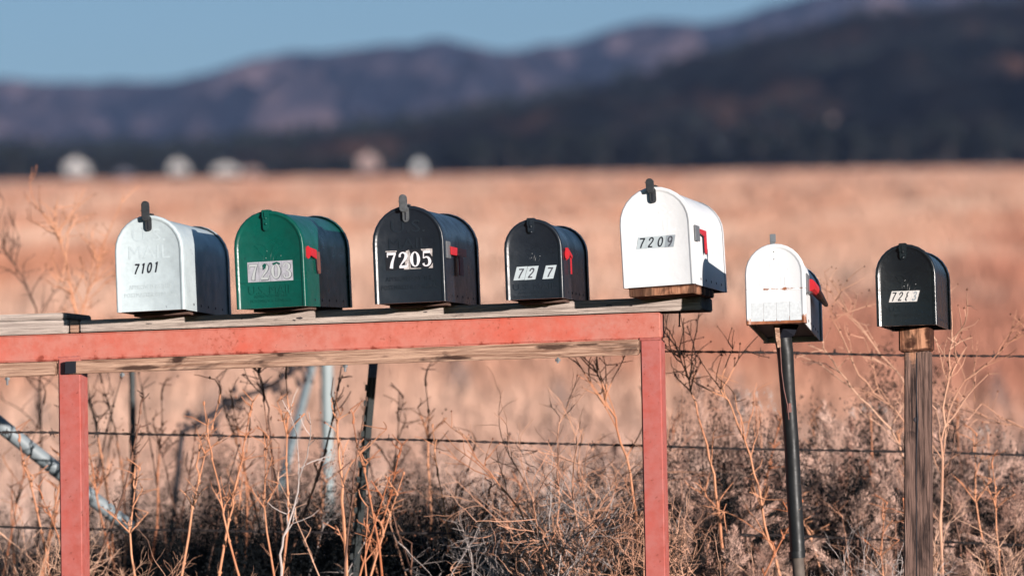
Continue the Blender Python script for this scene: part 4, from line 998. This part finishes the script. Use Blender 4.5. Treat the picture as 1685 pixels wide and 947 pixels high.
for i, (x, y, Y) in enumerate(brush_px):
    T = P(x, y, Y); H = (T.z - gz(Y)) / .97; o = empty("seed_brush", (T.x, Y, gz(Y))); tag(o, "brown fluffy seed brush " + ("behind the right red post" if x < 1100 else "between the right red post and the bent pole" if x < 1300 else "between the bent pole and the wooden post" if x < 1500 else "right of the wooden post"), "bush", "fluffy seed brush on the right")
    sxy = rnd.uniform(.8, 1.0); q = link_mesh('shadow_filler', DK[i % 3], None, o); q.location = (0, .06, 0); q.scale = (.50 * sxy, .36, H * .80); q.rotation_euler = (0, 0, i * .7); q['kind'] = 'stuff'  # near-black filler added as deep shadow between the plumes
    for me, nm in zip(BR[i % 4], ("seed_plumes", "stems")):
        q = link_mesh(nm, me, None, o); q.scale = (sxy, sxy, H); q.rotation_euler = (0, 0, i * 1.3); q["kind"] = "stuff"
PT = brush_mesh(random.Random(90), 16, 60, .25)
PTm = PT[0].copy(); PTm.materials.clear(); PTm.materials.append(M['fluff_pale'])
for i, (x, y, Y, lb) in enumerate(((1243, 628, 14.0, "pale seed tuft poking up left of the bent pole"), (1432, 652, 14.0, "pale seed tuft left of the wooden post"), (1625, 690, 14.0, "pale seed tuft right of the wooden post"), (1250, 650, 13.9, "smaller pale seed tuft just under the first"))):
    T = P(x, y, Y); g = gz(Y); o = empty("seed_tuft", (T.x, Y, g)); tag(o, lb, "plant", "pale seed tufts")
    q = link_mesh("tuft", PTm, None, o); q["kind"] = "stuff"; q.location = (0, 0, T.z - g - .10); q.scale = (.22, .22, .42)
    s = MB(); s.tube([(0, 0, 0), (.01, 0, (T.z - g) * .5), (0, 0, T.z - g - .04)], [.004, .003, .002], 4); s.obj("stem", M['stalk'], o)

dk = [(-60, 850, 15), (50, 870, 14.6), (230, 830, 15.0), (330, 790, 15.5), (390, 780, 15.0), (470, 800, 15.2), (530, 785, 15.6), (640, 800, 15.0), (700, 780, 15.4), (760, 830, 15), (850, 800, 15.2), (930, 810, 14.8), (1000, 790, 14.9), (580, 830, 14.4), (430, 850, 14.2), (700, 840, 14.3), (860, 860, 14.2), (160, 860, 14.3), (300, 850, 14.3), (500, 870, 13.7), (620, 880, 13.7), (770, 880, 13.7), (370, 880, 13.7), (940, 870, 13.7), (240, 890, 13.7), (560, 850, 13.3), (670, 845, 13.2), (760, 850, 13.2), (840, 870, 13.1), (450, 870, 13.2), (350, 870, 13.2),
      (1478, 640, 14.3), (1270, 780, 13.3), (1150, 800, 14.2)]  # this row stands in for deep shadow between brush clumps
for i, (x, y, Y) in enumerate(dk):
    T = P(x, y, Y); H = T.z - gz(Y); o = empty("dark_shrub", (T.x, Y, gz(Y))); tag(o, "low dark shrub behind the wire fence, " + ("left of the leaning steel post" if x < 600 else "between the steel post and right red post" if x < 1053 else "added as deep shadow among the seed brush"), "shrub", "dark shrubs behind the fence")
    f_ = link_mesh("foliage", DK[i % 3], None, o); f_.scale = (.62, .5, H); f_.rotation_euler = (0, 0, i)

FS = mesh_np("foliage", *[np.array(a) for a in (lambda m: ([v.co[:] for v in m.vertices], [list(p.vertices) for p in m.polygons]))(DK[0])], plant("sage_leaf", (.09, .09, .10), (.22, .20, .21), .9, 3))
for i, (x, y, Y, wpx, lb) in enumerate(((755, 600, 34, 60, "blurred grey sage clump in the field under the big black mailbox"), (700, 585, 46, 50, "smaller blurred sage clump farther up the field"), (1165, 520, 52, 70, "blurred sage clump right of the shelf end"), (1235, 480, 60, 60, "blurred sage clump behind the rusty white mailbox"), (1215, 610, 28, 60, "blurred sage clump low between red post and bent pole"), (1640, 610, 30, 70, "blurred sage clump in the field at the right edge"), (350, 640, 30, 60, "blurred sage clump under the white mailbox"), (60, 640, 30, 60, "blurred sage clump at the far left of the field"), (1400, 480, 60, 50, "faint sage clump left of the glossy black mailbox"), (920, 640, 30, 50, "blurred sage clump behind the dead bush"))):
    T = P(x, y, Y); g = gz(Y); o = empty("field_shrub", (T.x, Y, g - .05)); tag(o, lb, "shrub", "sage clumps in the field")
    k = Y / F; q = link_mesh("foliage", FS, None, o); q.scale = (wpx * k * .8, wpx * k * .6, max(.35, T.z - g)); q.rotation_euler = (0, 0, i * 2.1)
# grass: near verge and the field
def grass_mesh(name, roots, heights, widths, lean, mat):
    n = len(roots); ang = RNG.uniform(0, 2 * np.pi, n); la = RNG.normal(0, lean, n); lb = RNG.normal(0, lean, n)
    dx, dy = np.cos(ang) * widths, np.sin(ang) * widths
    z = np.zeros(n); b0 = roots + np.stack([dx, dy, z], 1); b1 = roots - np.stack([dx, dy, z], 1)
    mid = roots + np.stack([la * heights * .35, lb * heights * .35, heights * .6], 1)
    m0 = mid + np.stack([dx * .6, dy * .6, z], 1); m1 = mid - np.stack([dx * .6, dy * .6, z], 1)
    tip = roots + np.stack([la * heights, lb * heights, heights * (1 - .25 * (la ** 2 + lb ** 2))], 1)
    V = np.stack([b0, b1, m0, m1, tip], 1).reshape(-1, 3); i = np.arange(n)[:, None] * 5
    T = np.concatenate([i + np.array([[0, 1, 3]]), i + np.array([[0, 3, 2]]), i + np.array([[2, 3, 4]])], 0)
    o = link_mesh(name, mesh_np(name, V, T, mat)); o["kind"] = "stuff"; return o
GZ = np.vectorize(gz)
n = 1000; yv = RNG.uniform(12.65, 15.0, n); xv = RNG.uniform(-2.2, 2.2, n) * yv / 12.0
grass_mesh("verge_grass", np.stack([xv, yv, GZ(yv) - .01], 1), RNG.uniform(.28, .52, n), RNG.uniform(.0010, .0022, n), .28, M['straw'])
tn = 15000; yv = np.concatenate([17 + 110 * RNG.random(9000) ** 1.8, 100 * 9.6 ** RNG.random(6000)]); xv = RNG.uniform(-1, 1, tn) * (yv * .16 + 1); rep = 14
yy_ = np.repeat(yv, rep) + RNG.normal(0, .09, tn * rep) * np.repeat(1 + yv / 120, rep); xx_ = np.repeat(xv, rep) + RNG.normal(0, .09, tn * rep) * np.repeat(1 + yv / 60, rep)
hh = np.repeat(RNG.uniform(.18, .55, tn), rep) * RNG.uniform(.6, 1.1, tn * rep)
def terr(x, y):
    z = gz(y)
    if y > 15: z += 0.012 * min(y - 15, 60) * 0.25 * mnoise.noise((x * 0.11, y * 0.11, 3.0))
    return z
zt = np.repeat(np.array([terr(a, b) for a, b in zip(xv, yv)]), rep)
grass_mesh("field_grass", np.stack([xx_, yy_, zt - .04], 1), hh, RNG.uniform(.003, .007, tn * rep) * np.repeat(1 + (yv - 17) / 32, rep), .35, M['field_grass'])

# ------------------------------------------------------------------ trees and houses at the far edge of the field
def tree_mesh(rr, H=7.0, conifer=False):
    t = MB(); pts, _ = wander((0, 0, 0), (0, 0, 1), H * .75, 6, .05, rr); t.tube(pts, [.28 * (1 - .8 * k / 6) for k in range(7)], 6)
    V = []; T = []; lobes = []
    for k in range(10):
        z = H * rr.uniform(.3, .92); rad = (H * .28) * (1.15 - z / H) * (1.3 if not conifer else .9) + .25; g = rr.uniform(0, 6.28); rr_ = rad * rr.uniform(.3, .9)
        c = Vector((math.cos(g) * rr_, math.sin(g) * rr_, z)); lobes.append((c, rad * rr.uniform(.45, .75)))
        if k < 6: t.tube([pts[3], (Vector(pts[3]) + c) * .5 + Vector((0, 0, .2)), c], [.11, .07, .03], 4)
    for c, r in lobes:
        for j in range(70):
            d = Vector((rr.gauss(0, 1), rr.gauss(0, 1), rr.gauss(0, .8))).normalized(); p = c + d * r * rr.uniform(.4, 1.1)
            a = Vector((rr.gauss(0, 1), rr.gauss(0, 1), rr.gauss(0, 1))).normalized(); b = a.cross(d)
            if b.length < .05: continue
            b.normalize(); s = rr.uniform(.18, .42); i0 = len(V)
            V += [tuple(p - a * s), tuple(p + b * s * .7), tuple(p + a * s), tuple(p - b * s * .7)]; T.append((i0, i0 + 1, i0 + 2, i0 + 3))
    return mesh_np("crown", np.array(V), np.array(T), M['tree_leaf']), mesh_of(t, "trunk", M['trunk'])
TR = [tree_mesh(random.Random(80 + i), 7.0, i > 2) for i in range(5)]
rt = random.Random(9)
tree_px = []
for a, b, n_, lo, hi in ((-200, 85, 16, 34, 56), (170, 270, 9, 36, 56), (335, 350, 2, 26, 40), (85, 110, 2, 20, 30), (145, 175, 4, 26, 44), (312, 335, 2, 24, 40), (405, 445, 5, 22, 44), (575, 592, 2, 24, 40), (618, 642, 3, 24, 46), (700, 720, 2, 30, 46), (440, 585, 14, 26, 50), (640, 770, 8, 22, 45), (745, 1010, 26, 40, 72), (1000, 1200, 18, 38, 66), (1200, 1720, 44, 42, 80), (1720, 1900, 10, 40, 70)):
    for k in range(int(n_ * 1.3)): tree_px.append((a + (b - a) * (k + rt.random()) / (n_ * 1.3), rt.uniform(lo * .7, hi * 1.15)))
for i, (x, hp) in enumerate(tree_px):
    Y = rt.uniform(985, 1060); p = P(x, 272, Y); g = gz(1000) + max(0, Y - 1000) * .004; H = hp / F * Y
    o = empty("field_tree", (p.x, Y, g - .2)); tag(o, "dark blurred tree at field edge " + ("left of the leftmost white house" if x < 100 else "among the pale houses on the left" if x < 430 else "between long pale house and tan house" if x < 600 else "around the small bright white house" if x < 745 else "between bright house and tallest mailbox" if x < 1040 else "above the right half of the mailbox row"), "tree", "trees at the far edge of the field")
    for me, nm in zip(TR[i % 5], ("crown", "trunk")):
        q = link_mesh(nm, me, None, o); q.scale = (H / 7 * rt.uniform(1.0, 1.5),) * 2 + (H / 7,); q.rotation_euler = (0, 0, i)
# scattered scrub on the near hill, read as one mass
V = []; T = []
for k in range(2600):
    x = rt.uniform(-420, 520); y = 1050 + 800 * rt.random(); z = near_z(x, y) + 1.0
    for j in range(9):
        c = Vector((x + rt.gauss(0, 2.2), y + rt.gauss(0, 2.2), z + abs(rt.gauss(0, 1.6)))); a = Vector((rt.gauss(0, 1), rt.gauss(0, 1), rt.gauss(0, 1))).normalized() * 1.3; b = a.cross(Vector((rt.gauss(0, 1), rt.gauss(0, 1), rt.gauss(0, 1)))).normalized() * 1.0
        i0 = len(V); V += [tuple(c - a), tuple(c + b), tuple(c + a), tuple(c - b)]; T.append((i0, i0 + 1, i0 + 2, i0 + 3))
so = link_mesh("hillside_scrub", mesh_np("hillside_scrub", np.array(V), np.array(T), M['tree_leaf'])); so["kind"] = "stuff"

def house(x, py, Y, wpx, hpx, dpx, wall, roof, label, z=None):
    k = Y / F; wd, hh, dp = wpx * k * .62, hpx * k * .62, dpx * k; p = P(x, py, Y); g = (gz(1000) + max(0, Y - 1000) * .004) if z is None else z
    root = empty("house", (p.x, Y, g - .1)); tag(root, label, "house"); eh = hh * .58
    m = MB(); m.prism([(-wd / 2, 0), (wd / 2, 0), (wd / 2, eh), (0, hh * .96), (-wd / 2, eh)], 0, dp); m.obj("wall", wall, root)
    ov = wd * .07; m = MB(); m.prism([(-wd / 2 - ov, eh - ov * .6), (0, hh), (wd / 2 + ov, eh - ov * .6), (wd / 2 + ov, eh - ov * .6 + wd * .03), (0, hh + wd * .04), (-wd / 2 - ov, eh - ov * .6 + wd * .03)], -ov, dp + ov); rf = m.obj("roof", roof, root)
    m = MB(); m.box(wd * .12, wd * .2, dp * .4, dp * .5, hh * .7, hh * 1.12); m.obj("chimney", M['roof_dark'], rf)
    for sx in (-.26, .22):
        m = MB(); m.box(wd * (sx - .09), wd * (sx + .09), -.06, .02, eh * .35, eh * .8); wi = m.obj("window", M['roof_pale'], root)
        m = MB(); m.box(wd * (sx - .075), wd * (sx + .075), -.075, -.061, eh * .38, eh * .77); m.obj("pane", M['glass'], wi)
    m = MB(); m.box(-wd * .06, wd * .05, -.05, .02, 0, eh * .72); m.obj("door", M['roof_dark'], root)
house(125, 278, 975, 56, 42, 60, M['house_white'], M['roof_pale'], "blurred white gabled house at the far left of the field edge")
house(205, 280, 985, 44, 16, 40, M['house_grey'], M['roof_dark'], "low dim grey house beside the leftmost white house")
house(293, 279, 975, 44, 34, 50, M['house_white'], M['roof_dark'], "blurred white house between two dark tree clumps")
house(372, 279, 980, 66, 24, 40, M['house_white'], M['roof_pale'], "long low pale house in the left tree gap")
house(415, 279, 985, 44, 18, 40, M['house_pink'], M['roof_dark'], "low tan shed right of the long pale house")
house(606, 274, 975, 52, 46, 50, M['house_pink'], M['roof_pale'], "blurred tan house near the middle of the field edge")
house(690, 270, 985, 26, 32, 30, M['white'], M['white'], "bright white narrow house right of the tan one")
house(645, 258, 1000, 22, 26, 30, M['house_grey'], M['roof_dark'], "small dim blue-grey shed left of the bright white house")
house(727, 260, 1000, 22, 26, 30, M['house_grey'], M['roof_dark'], "small dim blue-grey shed right of the bright white house")
for x, py, yy, wl, lb in ((1372, 206, 1200, 'house_pink', "faint tan house among trees on the lower hillside"), (1185, 250, 1080, 'house_grey', "faint grey house in the dark trees right of centre"), (905, 205, 1180, 'house_grey', "faint grey house low on the hill above the tree line"), (1653, 122, 1420, 'house_pink', "faint tan house high on the right hillside"), (1515, 130, 1400, 'house_grey', "faint grey house halfway up the right hillside")):
    p = P(x, py, yy)
    # slide along the line of sight until it stands on the slope
    for y_ in np.linspace(1050, 1830, 200):
        q = P(x, py, float(y_))
        if near_z(q.x, float(y_)) >= q.z: break
    house(x, py, float(y_), 22, 18, 20, M[wl], M['roof_pale'], lb, near_z(q.x, float(y_)) + .3)

# ------------------------------------------------------------------ haze
HAZE = 0.000065
if HAZE:
    m = bpy.data.materials.new("haze"); m.use_nodes = True; n = m.node_tree; n.nodes.clear()
    v = n.nodes.new("ShaderNodeVolumePrincipled"); v.inputs["Color"].default_value = (0.42, 0.58, 1.0, 1); v.inputs["Density"].default_value = HAZE; v.inputs["Anisotropy"].default_value = 0.0
    o_ = n.nodes.new("ShaderNodeOutputMaterial"); n.links.new(v.outputs[0], o_.inputs["Volume"])
    mb = MB(); mb.box(-9200, 9200, -70, 14200, -1.2, 900); h = mb.obj("haze", m); h["kind"] = "stuff"
